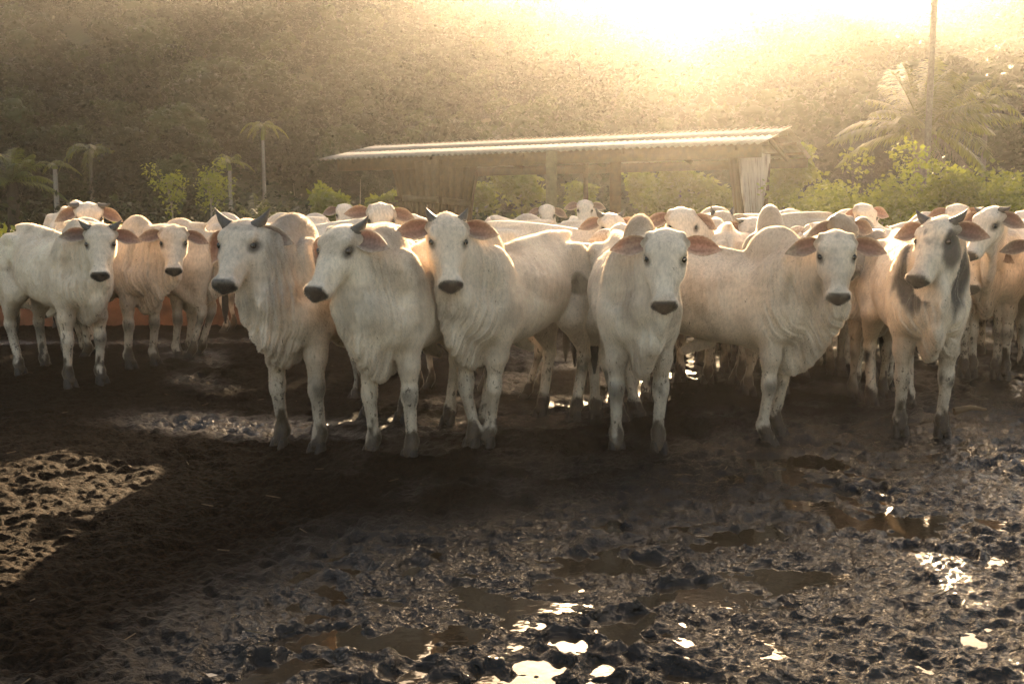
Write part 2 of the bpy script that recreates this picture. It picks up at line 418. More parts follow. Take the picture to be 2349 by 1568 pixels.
        Fd.cone(ft, (hx + .025, hy, .06), .036, .045, k=.025)
        hoofs.append((hx + .03, hy))
    # head
    head_st = [(-.01 * hs, -.03 * hs, -.12 * hs, .075 * hs), (.03 * hs, .004 * hs, -.155 * hs, .100 * hs), (.09 * hs, .022 * hs, -.185 * hs, .113 * hs), (.15 * hs, .018 * hs, -.205 * hs, .114 * hs), (.20 * hs, .008 * hs, -.21 * hs, .100 * hs),
                   (.26 * hs, .000, -.205 * hs, .090 * hs), (.33 * hs, -.008 * hs, -.18 * hs, .079 * hs), (.40 * hs, -.012 * hs, -.155 * hs, .073 * hs), (.45 * hs, -.008 * hs, -.142 * hs, .074 * hs), (.478 * hs, -.012 * hs, -.135 * hs, .073 * hs), (.49 * hs, -.020 * hs, -.125 * hs, .070 * hs)]
    Fd.tube(O, H, [(a, b, c_, d * ws) for a, b, c_, d in head_st], k=.022, e=2.15, top=.12)
    for sy in (-1, 1):
        e3 = lambda u, v, w, r, k, sub=False: Fd.ell(hp(u, sy * v, w), [r[0] * hs, r[1] * hs * ws, r[2] * hs], R=H, k=k, sub=sub)
        e3(.125, .085, -.018, (.045, .028, .022), .03)                # brow ridge
        e3(.178, .120, -.050, (.032, .022, .020), .020, True)         # eye socket
        e3(.20, .080, -.12, (.085, .028, .060), .04)                  # cheek
        e3(.02, .088, -.05, (.03, .022, .03), .025)                   # horn base
        e3(.40, .075, -.055, (.06, .02, .03), .03, True)              # hollow above the lip
        e3(.462, .040, -.045, (.030, .026, .030), .02)                # nostril wing
        e3(.500, .034, -.046, (.016, .012, .018), .010, True)         # nostril
        e3(.055, .105, -.085, (.03, .03, .03), .02)                   # ear base
    Fd.ell(hp(.468, 0, -.055), [.034 * hs, .074 * hs * ws, .046 * hs], R=H, k=.02)
    Fd.ell(hp(.420, 0, -.135), [.060 * hs, .052 * hs * ws, .026 * hs], R=H, k=.02)      # chin
    Fd.ell(hp(.475, 0, -.108), [.03 * hs, .075 * hs * ws, .004 * hs], R=H, k=.010, sub=True)  # mouth
    V, F = Fd.mesh(); V = relax(V, F, 1, .45)
    # ---- colour and relief fields on the vertices
    q = V - O; hu, hv, hw = (q @ U) / hs, (q @ Vv) / hs / ws, (q @ W) / hs
    isheadu = (hu > -.03) & (hu < .56) & (np.abs(hv) < .16) & (hw > -.24) & (hw < .06)
    x, y, z = V[:, 0], V[:, 1], V[:, 2]
    bd = np.maximum.reduce([np.abs(hv) - .15, -.03 - hu, hu - .56, -.24 - hw, hw - .06]); headm = 1 - sstep(-.03, .06, bd)
    base_c = np.array(c.get('coat', (.67, .565, .455))); col = np.tile(base_c, (len(V), 1))
    big = fbm(V * 3.1 + seed * 7.3, seed, 3); fine = fbm(V * np.array([9, 9, 5]) + 3.1, seed + 5, 3)
    col *= (1 + .34 * (big - .5) + .26 * (fine - .5))[:, None]
    st_ = sstep(.54, .70, fbm(V * np.array([3, 3, 6.]) + 17, seed + 51, 4)) * .42 * (V[:, 2] < 1.5); col = col * (1 - st_[:, None]) + np.array([.34, .25, .17]) * st_[:, None]
    grey = c.get('grey', .35)
    gm = np.clip(1.1 * np.exp(-((x - .5) / .22) ** 2 - ((z - 1.38) / .20) ** 2) + .7 * sstep(.62, .85, x) * sstep(.75, 1.0, z), 0, 1) * (1 - headm) * grey * sstep(.25, .6, big + .2)
    col = col * (1 - gm[:, None]) + np.array(c.get('greycol', (.17, .155, .14))) * gm[:, None]
    # knees, hocks and mud on the lower legs
    kn = np.exp(-((z - .40) / .07) ** 2) * (z < .56) * sstep(.45, .62, fine + .12 * rs.random()) * c.get('knee', .8)
    col = col * (1 - kn[:, None]) + np.array([.05, .045, .04]) * kn[:, None]
    mudz = .09 + .17 * fbm(V * np.array([4, 4, 2.0]) + 9, seed + 11, 2) + .10 * (fine - .5)
    mud = 1 - sstep(mudz - .02, mudz + .05, z + .34 * (fbm(V * np.array([17, 17, 8]) + 2, seed + 13, 4) - .5)); mud = np.maximum(mud, .25 * (1 - sstep(.3, .55, z)))
    col = col * (1 - mud[:, None]) + np.array([.042, .026, .014]) * mud[:, None]
    dn = fbm(V * np.array([7, 7, 4.5]) + 31, seed + 61, 4); dz = sstep(.60, .76, dn + .10 * (1 - sstep(.5, 1.0, z)) + .05 * c.get('dirty', .3)) * .28 * (1 - headm * .7)   # dung and mud stains
    col = col * (1 - dz[:, None]) + np.array([.13, .095, .06]) * dz[:, None]
    # browner band low on the trunk, from mid-leg up to the belly
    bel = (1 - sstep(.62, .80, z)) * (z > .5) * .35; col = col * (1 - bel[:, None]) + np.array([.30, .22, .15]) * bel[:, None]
    # muzzle, eyes, ear bases
    if isheadu.any():
        mz = sstep(.462, .474, hu - .9 * np.maximum(0, np.abs(hv) - .056) + .012 * (fine - .5)) * isheadu * sstep(-.104, -.090, hw)
        col = col * (1 - mz[:, None]) + np.array([.014, .013, .014]) * mz[:, None]
        for sy in (-1, 1):
            r = np.sqrt(((hu - .185 - .3 * (hw + .05)) / .044) ** 2 + ((hv - sy * .105) / .040) ** 2 + ((hw + .050) / .027) ** 2)
            em = (1 - sstep(.55, 1.6, r + .5 * (fine - .5))) * isheadu * .9
            col = col * (1 - em[:, None]) + np.array([.02, .018, .018]) * em[:, None]
            r = np.sqrt(((hu - .03) / .05) ** 2 + ((hv - sy * .10) / .04) ** 2 + ((hw + .06) / .05) ** 2)
            em = (1 - sstep(.5, 1.3, r)) * isheadu * .5
            col = col * (1 - em[:, None]) + np.array([.12, .10, .085]) * em[:, None]
        fg = isheadu * sstep(-.06, .0, hw) * (.10 + .45 * c.get('facegrey', .3)) * sstep(.42, .75, fbm(V * 24 + 1, seed + 21, 3))
        col = col * (1 - fg[:, None]) + np.array([.20, .18, .165]) * fg[:, None]
    for (kx, ky, kz, rx, ry, rz, cc, am) in c.get('patches', ()):       # coat patches in the local frame
        r = np.sqrt(((x - kx) / rx) ** 2 + ((y - ky) / ry) ** 2 + ((z - kz) / rz) ** 2) + .9 * (fine - .5)
        pm = (1 - sstep(.72, 1.12, r)) * am
        if c.get('patch_body_only'): pm = pm * (~isheadu)
        col = col * (1 - pm[:, None]) + np.array(cc) * pm[:, None]
    for (ku, kv, kw, ru, rv, rw, cc, am) in c.get('head_patches', ()):
        r = np.sqrt(((hu - ku) / ru) ** 2 + ((hv - kv) / rv) ** 2 + ((hw - kw) / rw) ** 2) + 1.1 * (fine - .5)
        pm = (1 - sstep(.6, 1.15, r)) * am * isheadu
        col = col * (1 - pm[:, None]) + np.array(cc) * pm[:, None]
    # skin folds: phase runs along the neck
    ax = nb - base; L = np.linalg.norm(ax[:2]) + 1e-6; ahat = np.array([ax[0], ax[1], 0]) / L
    s_ = (V - base) @ ahat + .05 * np.sin(z * 5 + ph) + .03 * (big - .5)
    fold = s_ - .10 * np.clip(1.1 - z, 0, .6) * (s_ > 0) + .03 * (fbm(V * 4 + 7, seed + 8, 2) - .5)
    hd_ = 1 - (1 - sstep(-.14, -.02, hu)) * 1.0; near = sstep(.0, .08, np.maximum(np.maximum(-.03 - hu, np.abs(hv) - .12), np.maximum(-.20 - hw, 0)))
    fm = sstep(-.08, .08, s_) * near * sstep(.45, .60, z) * (1 - .6 * sstep(1.15, 1.4, z)) * sstep(.42, .56, x) * sstep(.25, .65, fbm(V * 5 + 40, seed + 3, 2) + .12)
    fm = np.maximum(fm, .5 * (np.abs(y) < .10) * (z < .72) * (z > .42) * (x > .38))
    if c.get('brow_folds'):
        bf = isheadu * (hw > -.07) * (1 - sstep(.10, .2, hu)) * .9
        fold = np.where(bf > 0, hv * .8 + .3 * hu * hv, fold); fm = np.maximum(fm, bf)
    V2 = V.copy()
    if vox < .016:                                                      # the broader folds are modelled
        nrm = np.zeros_like(V); fnn = np.cross(V[F[:, 2]] - V[F[:, 0]], V[F[:, 3]] - V[F[:, 1]])
        for a in range(4): np.add.at(nrm, F[:, a], fnn)
        nrm /= np.linalg.norm(nrm, axis=1)[:, None] + 1e-12
        amp = .0062 * fm * (~isheadu)
        V2 += nrm * (amp * np.sin(fold * 2 * math.pi / .058 + 5 * big + 2 * fine))[:, None]
        rib = .0036 * sstep(-.35, -.2, x) * (1 - sstep(.2, .34, x)) * sstep(.8, .9, z) * (1 - sstep(1.15, 1.25, z))
        V2 += nrm * (rib * np.sin((x + .25 * (z - 1)) * 2 * math.pi / .085))[:, None]
        V2 += nrm * ((.017 * (fbm(V * 4.6, seed + 31, 2) - .5) + .009 * (fbm(V * 12, seed + 33, 2) - .5)) * sstep(.45, .7, z) * (~isheadu) + .006 * (fbm(V * 16, seed + 35, 2) - .5) * (~isheadu))[:, None]
    me = quad_mesh('body', V2, F, M['hide'], attrs={'coat': ('FLOAT_COLOR', np.concatenate([np.clip(col, .004, .9), np.ones((len(V), 1))], 1)),
                                                    'fold': ('FLOAT', fold), 'fold_amount': ('FLOAT', fm * 1.0),
                                                    'splash': ('FLOAT', (1 - sstep(.25, 1.0, z)) * .8 + .12 + .25 * c.get('dirty', .3))})
    root = bpy.data.objects.new('cow', None); COL.objects.link(root); root.empty_display_size = .2
    root.location = (c['x'], c['y'], c.get('z', 0.0)); root.rotation_euler = (0, 0, th); root.scale = (S, S, S)
    link('body', me, root)
    nh = c.get('hairs', 110000 if vox < .016 else 16000 if vox < .0235 else 0)
    if nh:                                                              # short coat hair, lies back and down
        rg = np.random.default_rng(seed); T = np.concatenate([F[:, [0, 1, 2]], F[:, [0, 2, 3]]])
        a_, b_, c_ = V2[T[:, 0]], V2[T[:, 1]], V2[T[:, 2]]; nn = np.cross(b_ - a_, c_ - a_); ar = np.linalg.norm(nn, axis=1)
        pk = rg.choice(len(T), nh, p=ar / ar.sum()); u1 = np.sqrt(rg.uniform(0, 1, nh))[:, None]; u2 = rg.uniform(0, 1, nh)[:, None]
        w0, w1, w2 = 1 - u1, u1 * (1 - u2), u1 * u2; pos = a_[pk] * w0 + b_[pk] * w1 + c_[pk] * w2; nn = nn[pk] / (ar[pk][:, None] + 1e-12)
        hc = col[T[pk, 0]] * w0 + col[T[pk, 1]] * w1 + col[T[pk, 2]] * w2
        flow = np.array([-.35, 0, -.9]) + rg.normal(size=(nh, 3)) * .35; flow -= nn * (flow * nn).sum(1)[:, None]; flow /= np.linalg.norm(flow, axis=1)[:, None] + 1e-9
        ln = rg.uniform(.0055, .0105, nh)[:, None] * (1 - .35 * isheadu[T[pk, 0]][:, None])
        P3 = np.stack([pos - nn * .001, pos + (nn * .42 + flow * .45) * ln, pos + (nn * .60 + flow * 1.0) * ln], 1)
        hcv = bpy.data.hair_curves.new('coat_hair'); hcv.add_curves([3] * nh)
        hcv.attributes['position'].data.foreach_set('vector', P3.astype(np.float32).ravel()) if 'position' in hcv.attributes else hcv.points.foreach_set('position', P3.astype(np.float32).ravel())
        ra = hcv.attributes.get('radius') or hcv.attributes.new('radius', 'FLOAT', 'POINT'); ra.data.foreach_set('value', np.tile(np.array([.0008, .0007, .0002], np.float32), nh))
        ca_ = hcv.attributes.new('coat', 'FLOAT_COLOR', 'CURVE'); ca_.data.foreach_set('color', np.concatenate([np.clip(hc * rg.uniform(1.15, 1.5, nh)[:, None], .004, .92), np.ones((nh, 1))], 1).astype(np.float32).ravel())
        hcv.materials.append(M['hair']); link('coat_hair', hcv, root)
    # ---- ears: cupped leaves with thickness
    for sy in (-1, 1):
        dr = c.get('ear', (10, 10))[0 if sy > 0 else 1]; fwd = c.get('earf', (0, 0))[0 if sy > 0 else 1]
        el = c.get('earlen', .228) * hs; ew = .066 * hs
        b0 = hp(.055, sy * .108, -.085)
        D = unit(Vv * sy * math.cos(math.radians(dr)) * math.cos(math.radians(fwd)) + np.array([0, 0, -1]) * math.sin(math.radians(dr)) + W * math.sin(math.radians(fwd)) * .8 + np.cross(Vv, [0, 0, 1]) * 0)
        Nn = unit(W * .75 + U * .35 - D * ((W * .75 + U * .35) @ D)); Bn = np.cross(D, Nn)
        NT, NW = 13, 9; outer = []; inner = []; co = []; ci = []
        for i in range(NT):
            t = i / (NT - 1)
            wd = ew * (math.sin(math.pi * min(1, (t * .92 + .11)) ** .95) ** .62) * (1.0 if t < .55 else 1 - .25 * (t - .55) / .45); wd = max(wd, .004)
            cup = (1 - t) ** 1.1 * 1.15 + .48
            cen = b0 + D * el * t - np.array([0, 0, 1]) * .02 * hs * t * t
            for j in range(NW):
                s2 = (j / (NW - 1)) * 2 - 1; an = s2 * cup
                r = wd / max(.35, math.sin(min(cup, 1.45)))
                p = cen + Bn * r * math.sin(an) + Nn * (r * (1 - math.cos(an)) * .8)
                outer.append(p - Nn * .0022); inner.append(p + Nn * .0022)
                rim = max(abs(s2), t * .9) ** 4  # pale edge: white fuzz plus backlit glow painted into its colour
                pk = .5 + .5 * math.sin(9 * s2 + 3 * t)
                ci.append(np.array([.21, .12, .095]) * (1 - rim) * (.55 + .35 * pk) * c.get('eartone', 1) + np.array([.62, .54, .43]) * rim)
                co.append(np.array(base_c) * .85)
        n = NT * NW; FF = []
        for i in range(NT - 1):
            for j in range(NW - 1):
                a = i * NW + j; FF.append((a, a + 1, a + NW + 1, a + NW)); FF.append((n + a, n + a + NW, n + a + NW + 1, n + a + 1))
        bd = [i * NW for i in range(NT)] + [(NT - 1) * NW + j for j in range(1, NW)] + [i * NW + NW - 1 for i in range(NT - 2, -1, -1)]
        for a, b in zip(bd, bd[1:]): FF.append((a, b, n + b, n + a))
        em = quad_mesh('ear', np.array(outer + inner), np.array(FF), M['ear'], attrs={'coat': ('FLOAT_COLOR', np.concatenate([np.array(co + ci), np.ones((2 * n, 1))], 1))})
        link('ear', em, root)
    # ---- horns
    hl = c.get('horn', .0)
    if hl:
        for sy in (-1, 1):
            el_ = math.radians(c.get('hornup', 35)); L = hl * (c.get('hornlen2', 1) if sy < 0 else 1)
            b0 = hp(.022, sy * .078, -.055); pts = []; rad = []
            D = unit(Vv * sy * math.cos(el_) + np.array([0, 0, 1]) * math.sin(el_))
            for i in range(9):
                t = i / 8; pts.append(b0 + D * L * t + np.array([0, 0, 1]) * .25 * L * t * t - Vv * sy * .10 * L * t * t); rad.append(max(.0015, (.034 - .0015 * math.sin(t * 34)) * 1.15 * (1 - t ** 1.25) * min(1.15, .55 + hl * 4)))
            rr = tube_rings(pts, rad, 12); Vh, Fh = loft(rr)
            link('horn', quad_mesh('horn', Vh, Fh, M['horn']), root)
    # ---- eyes
    for sy in (-1, 1):
        cen = hp(.178, sy * .0965, -.050); r = .0220 * hs; rr = []
        for i in range(9):
            a = math.pi * (i + .02) / 8.04; an = np.arange(12) * math.pi / 6
            rr.append(cen + r * (math.cos(a) * W + math.sin(a) * (np.cos(an)[:, None] * U + np.sin(an)[:, None] * Vv)))
        Ve, Fe = loft(rr); link('eye', quad_mesh('eye', Ve, Fe, M['eye']), root)
    # ---- hooves: two claws each
    if not c.get('nohoof'):
        for hx, hy in hoofs:
            VV, FF = [], []; 
            for sc in (-1, 1):
                rr = []
                for zz, ln, wd, off in ((.002, .058, .030, .016), (.02, .055, .030, .010), (.05, .045, .027, .0), (.075, .038, .024, -.006), (.088, .02, .014, -.008)):
                    an = np.arange(12) * math.pi / 6
                    px_ = np.cos(an); pw = np.sin(an) * (1 - .25 * np.clip(px_, 0, 1) ** 2)
                    rr.append(np.stack([hx + off + ln * px_, hy + sc * (.027 + .004 * (1 - zz / .09)) + wd * pw, np.full(12, zz)], 1))
                v, f_ = loft(rr); FF.append(f_ + sum(len(a) for a in VV)); VV.append(v)
            link('hoof', quad_mesh('hoof', np.concatenate(VV), np.concatenate(FF), M['hoof']), root)
    # ---- tail with dark switch
    sw = rs.uniform(-.08, .08)
    tp = [(-.80, 0, 1.27), (-.875, 0, 1.22), (-.905, sw * .2, 1.08), (-.90, sw * .5, .90), (-.885, sw, .72)]
    ri = tube_rings(tp, [.040, .030, .020, .016, .014], 8)
    Vt, Ft = loft(ri); tl = link('tail', quad_mesh('tail', Vt, Ft, M['tail']), root)
    tp = [(-.885, sw, .74), (-.882, sw * 1.05, .62), (-.878, sw * 1.1, .50), (-.875, sw * 1.1, .36)]
    ri = tube_rings(tp, [.014, .036, .034, .008], 8)
    Vt, Ft = loft(ri); link('tail_switch', quad_mesh('tail_switch', Vt, Ft, M['switch']), tl)
    root['label'] = c['label']; root['category'] = 'cow'; root['group'] = 'herd of white zebu cattle in the muddy yard'
    return root
# ------------------------------------------------------------------ ground materials
m, nt, bs, out = nodes('mud')
co = N(nt, 'ShaderNodeNewGeometry').outputs['Position']
wet = N(nt, 'ShaderNodeAttribute', attribute_name='wet').outputs['Fac']
n1 = N(nt, 'ShaderNodeTexNoise', {'Vector': co, 'Scale': 9.0, 'Detail': 5.0, 'Roughness': .55}).outputs[0]
n2 = N(nt, 'ShaderNodeTexNoise', {'Vector': co, 'Scale': 55.0, 'Detail': 6.0, 'Roughness': .7}).outputs[0]
n3 = N(nt, 'ShaderNodeTexNoise', {'Vector': co, 'Scale': 1.7, 'Detail': 5.0, 'Roughness': .6}).outputs[0]
dry = ramp(nt, n2, [(.30, (.004, .003, .002)), (.52, (.012, .0078, .0045)), (.78, (.044, .022, .0095))])
wetc = ramp(nt, n1, [(.3, (.0030, .0023, .0016)), (.7, (.012, .0082, .0052))])
nt.links.new(mixc(nt, wet, dry, wetc), bs.inputs['Base Color'])
rw = math_(nt, 'ADD', .03, math_(nt, 'MULTIPLY', n1, .12))
rg = math_(nt, 'ADD', math_(nt, 'MULTIPLY', wet, rw), math_(nt, 'MULTIPLY', math_(nt, 'SUBTRACT', 1.0, wet), .82)); nt.links.new(rg, bs.inputs['Roughness'])
nt.links.new(math_(nt, 'ADD', .03, math_(nt, 'MULTIPLY', wet, .20)), bs.inputs['Specular IOR Level'])
n4 = N(nt, 'ShaderNodeTexNoise', {'Vector': co, 'Scale': 26.0, 'Detail': 3.0, 'Roughness': .55, 'Distortion': .8}).outputs[0]
hh = math_(nt, 'ADD', math_(nt, 'MULTIPLY', math_(nt, 'MULTIPLY', n2, math_(nt, 'SUBTRACT', 1.0, math_(nt, 'MULTIPLY', wet, .75))), .020), math_(nt, 'ADD', math_(nt, 'MULTIPLY', n1, .035), math_(nt, 'MULTIPLY', n4, .026)))
nt.links.new(N(nt, 'ShaderNodeBump', {'Height': hh, 'Distance': 1.0, 'Strength': 1.0}).outputs[0], bs.inputs['Normal'])

m, nt, bs, out = nodes('water')
co = N(nt, 'ShaderNodeNewGeometry').outputs['Position']
n1 = N(nt, 'ShaderNodeTexNoise', {'Vector': co, 'Scale': 14.0, 'Detail': 2.0}).outputs[0]
n2 = N(nt, 'ShaderNodeTexNoise', {'Vector': co, 'Scale': 2.0, 'Detail': 4.0}).outputs[0]
nt.links.new(ramp(nt, n2, [(.3, (.020, .014, .008)), (.7, (.038, .026, .015))]), bs.inputs['Base Color'])
bs.inputs['Roughness'].default_value = .045; bs.inputs['Specular IOR Level'].default_value = .5; bs.inputs['IOR'].default_value = 1.33
nt.links.new(N(nt, 'ShaderNodeBump', {'Height': n1, 'Distance': .004, 'Strength': .25}).outputs[0], bs.inputs['Normal'])

m, nt, bs, out = nodes('soil')
co = N(nt, 'ShaderNodeNewGeometry').outputs['Position']
n1 = N(nt, 'ShaderNodeTexNoise', {'Vector': co, 'Scale': .35, 'Detail': 8.0, 'Roughness': .7}).outputs[0]
nt.links.new(ramp(nt, n1, [(.35, (.035, .04, .015)), (.6, (.06, .065, .022)), (.8, (.09, .06, .035))]), bs.inputs['Base Color'])
bs.inputs['Roughness'].default_value = .9
nt.links.new(N(nt, 'ShaderNodeBump', {'Height': n1, 'Distance': .5, 'Strength': .8}).outputs[0], bs.inputs['Normal'])

# ------------------------------------------------------------------ trampled mud of the yard
def worley(x, y, seed):
    ix, iy = np.floor(x).astype(np.int64), np.floor(y).astype(np.int64); best = np.full(x.shape, 9.0); z = np.zeros_like(ix)
    for a in (-1, 0, 1):
        for b in (-1, 0, 1):
            cx, cy = ix + a, iy + b
            px_, py_ = cx + hash3(cx, cy, z, seed), cy + hash3(cx, cy, z, seed + 7)
            best = np.minimum(best, np.hypot(x - px_, y - py_))
    return best
def f2(x, y, s, seed, oct=4): return fbm(np.stack([x.ravel() * s, y.ravel() * s, np.zeros(x.size) + seed * .37], 1), seed, oct).reshape(x.shape)
def wetness(x, y):
    n = f2(x, y, .9, 5, 4)
    yb = 4.5 + .85 * (x + .6); near = sstep(.55, -.45, y - yb + 1.5 * (n - .5)) * sstep(-1.5, -.7, x + .8 * (n - .5)) 
    right = sstep(1.0, 1.9, x + (n - .5)) * sstep(7.6, 6.6, y)
    belt = sstep(.55, .1, np.abs(y - 7.0 - .25 * np.sin(x * 1.3)) ) * sstep(-3.2, -2.2, x) * sstep(2.2, 1.4, x) * sstep(.36, .52, n)
    left = sstep(.5, .1, np.abs(x + 3.1 + .35 * (y - 9.5))) * sstep(8.1, 8.6, y) * sstep(11.8, 11.2, y) * sstep(.38, .5, n)
    ditch = sstep(.35, .05, np.abs(y - 11.2 - .1 * x)) * sstep(-1, -2, x) * .9
    corner = sstep(-.1, -.6, y - 3.05 + .35 * (x + 1)) * sstep(-2.6, -1.6, x)
    damp = .55 * sstep(.44, .60, f2(x, y, 1.9, 7, 4)) * sstep(-1.4, -.2, x)
    return np.clip(np.maximum.reduce([damp, near, right, belt, left, ditch, corner]), 0, 1), near, right
BASINS = ((-.50, 3.32, .28, .09), (-.05, 3.66, .24, .10), (.75, 3.75, .20, .09), (1.03, 4.5, .20, .12), (-.86, 3.02, .13, .07), (1.15, 3.95, .2, .09), (1.76, 5.95, .26, .18), (.35, 4.1, .2, .1) , (1.9, 4.7, .3, .15))
def yard_height(x, y):
    W, near, right = wetness(x, y)
    wx = x + .12 * (f2(x, y, 3, 41, 2) - .5); wy = y + .12 * (f2(x, y, 3, 43, 2) - .5)
    big = f2(x, y, .8, 1, 3) - .5; mid = f2(x, y, 4.2, 2, 4) - .5
    w1 = worley(wx / .23 + .8 * (f2(x, y, 5, 44, 3) - .5), wy / .23 + .8 * (f2(x, y, 5, 45, 3) - .5), 3); pit = -np.clip(.42 - w1, 0, 1) * .10 + .012 * np.exp(-((w1 - .5) / .12) ** 2)
    cl = worley(x / .055 + .9 * (f2(x, y, 14, 46, 2) - .5), y / .055 + .9 * (f2(x, y, 14, 47, 2) - .5), 9)
    rdg = 1 - np.abs(2 * f2(wx, wy, 9, 12, 4) - 1); fine = f2(x, y, 26, 15, 3) - .5
    amp = .55 + .6 * np.maximum(W, .25)
    turb = np.abs(2 * f2(wx, wy, 5.5, 48, 4) - 1)
    h = .060 * big + .045 * mid + amp * pit * sstep(.42, .62, f2(x, y, 1.6, 21, 2)) + .030 * (rdg - .75) - .058 * (turb - .3) + .022 * fine + .012 * (np.abs(2 * f2(x, y, 17, 51, 3) - 1) - .3) + .010 * (.5 - np.clip(cl, 0, 1)) * sstep(.45, .65, f2(x, y, 2.3, 49, 3)) * (1 - .7 * W)
    h = h * (1 + .15 * W) + .020 * (1 - W) - .010 * near - .01 + .12 * sstep(8.2, 10.6, y)
    for bx, by, rx, ry in BASINS: h = h - .050 * np.exp(-((x - bx + .1 * (mid + big)) / rx) ** 2 - ((y - by) / ry) ** 2)
    return h, W
Y = [2.0]
while Y[-1] < 17: Y.append(Y[-1] + min(.034 if Y[-1] < 13 else .12, Y[-1] ** 2 / 1900 if Y[-1] > 2.6 else .02))
Y = np.array(Y); TA = np.linspace(-.66, .66, 760); T_, Yg = np.meshgrid(TA, Y, indexing='xy'); Xg = T_ * (Yg + .35)
Hg, Wg = yard_height(Xg, Yg)
nr, nc = Xg.shape; ii = np.arange(nr * nc).reshape(nr, nc)
Fg = np.stack([ii[:-1, :-1], ii[:-1, 1:], ii[1:, 1:], ii[1:, :-1]], -1).reshape(-1, 4)
g = link('muddy_ground', quad_mesh('muddy_ground', np.stack([Xg.ravel(), Yg.ravel(), Hg.ravel()], 1), Fg, M['mud'], attrs={'wet': ('FLOAT', Wg)}))
tag(g, 'trampled dark mud of the cattle yard, wet and shining at lower right', kind='structure')
xs = np.linspace(-2.2, 4.2, 40); ys = np.linspace(2.0, 7.4, 30); A_, B_ = np.meshgrid(xs, ys)
i2 = np.arange(A_.size).reshape(A_.shape); F2 = np.stack([i2[:-1, :-1], i2[:-1, 1:], i2[1:, 1:], i2[1:, :-1]], -1).reshape(-1, 4)
wtr = link('puddle_water', quad_mesh('puddle_water', np.stack([A_.ravel(), B_.ravel(), np.full(A_.size, -.031)], 1), F2, M['water']))
tag(wtr, 'brown puddle water lying in the hollows of the mud', kind='structure')

# ------------------------------------------------------------------ land round the yard and the hill
def hill(x, y):
    r = np.hypot(x, y) * np.where(y > 0, 1, .6); az = np.degrees(np.arctan2(x, np.maximum(y, 1)))
    top = 31.3 + 13.5 * sstep(17.5, 12.0, az) + 4 * sstep(5, -20, az) + .9 * np.sin(az * .6 + 1) + .5 * np.sin(az * 1.9)
    rise = sstep(60, 195, r + 8 * np.sin(az * .3)) ** .85 * (y > 0)
    und = (f2(x, y, .035, 61, 4) - .5) * 9 * sstep(60, 100, r)
    return top * rise + und * (rise > 0) + .5 * sstep(22, 45, r)
gx = np.concatenate([-np.geomspace(226, 8, 60), np.linspace(-7, 7, 9), np.geomspace(8, 226, 60)]); gy = np.concatenate([np.linspace(-36, -4, 8), np.linspace(-2, 60, 40), np.geomspace(62, 256, 70)])
A_, B_ = np.meshgrid(gx, gy); hz_ = hill(A_, B_) - .16 + .2 * sstep(9, 15, B_)
i2 = np.arange(A_.size).reshape(A_.shape); F2 = np.stack([i2[:-1, :-1], i2[:-1, 1:], i2[1:, 1:], i2[1:, :-1]], -1).reshape(-1, 4)
land = link('ground', quad_mesh('ground', np.stack([A_.ravel(), B_.ravel(), hz_.ravel()], 1), F2, M['soil']))
tag(land, 'grassy land and the foot of the wooded hill', kind='structure')
def land_z(x, y): return float(hill(np.array([float(x)]), np.array([float(y)]))[0]) + .04

def mud_z(x, y): return float(np.mean(yard_height(x + np.array([[-.06, 0, .06]]), y + np.array([[0., .05, -.05]]))[0]))
# ------------------------------------------------------------------ plants
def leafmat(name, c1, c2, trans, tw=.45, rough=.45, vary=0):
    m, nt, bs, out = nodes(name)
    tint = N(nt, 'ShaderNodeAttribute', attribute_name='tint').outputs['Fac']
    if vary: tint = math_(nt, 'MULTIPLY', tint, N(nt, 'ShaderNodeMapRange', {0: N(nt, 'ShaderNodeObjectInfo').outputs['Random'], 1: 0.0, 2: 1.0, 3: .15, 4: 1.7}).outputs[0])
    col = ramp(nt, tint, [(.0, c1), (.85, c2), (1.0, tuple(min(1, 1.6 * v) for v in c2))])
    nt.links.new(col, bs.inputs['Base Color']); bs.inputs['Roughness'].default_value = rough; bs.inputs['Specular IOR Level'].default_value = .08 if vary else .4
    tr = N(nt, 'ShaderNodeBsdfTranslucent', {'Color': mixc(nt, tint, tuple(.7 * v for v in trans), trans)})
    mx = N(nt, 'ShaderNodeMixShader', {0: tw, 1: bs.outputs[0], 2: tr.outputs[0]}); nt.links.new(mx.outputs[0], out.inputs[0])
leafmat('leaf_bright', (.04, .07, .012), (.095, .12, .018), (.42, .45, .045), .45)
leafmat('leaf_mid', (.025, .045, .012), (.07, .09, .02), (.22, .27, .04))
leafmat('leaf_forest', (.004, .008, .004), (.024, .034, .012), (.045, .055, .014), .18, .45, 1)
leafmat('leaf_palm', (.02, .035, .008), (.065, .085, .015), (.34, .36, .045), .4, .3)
simple('bark', (.16, .13, .10), .85, .2, 14, .35, .8, .02)
simple('bark_dark', (.05, .038, .028), .9, .1, 14, .35, .8, .02)
simple('bark_pale', (.25, .215, .175), .8, .2, 10, .25, .5, .02)
RNG = np.random.default_rng(7)

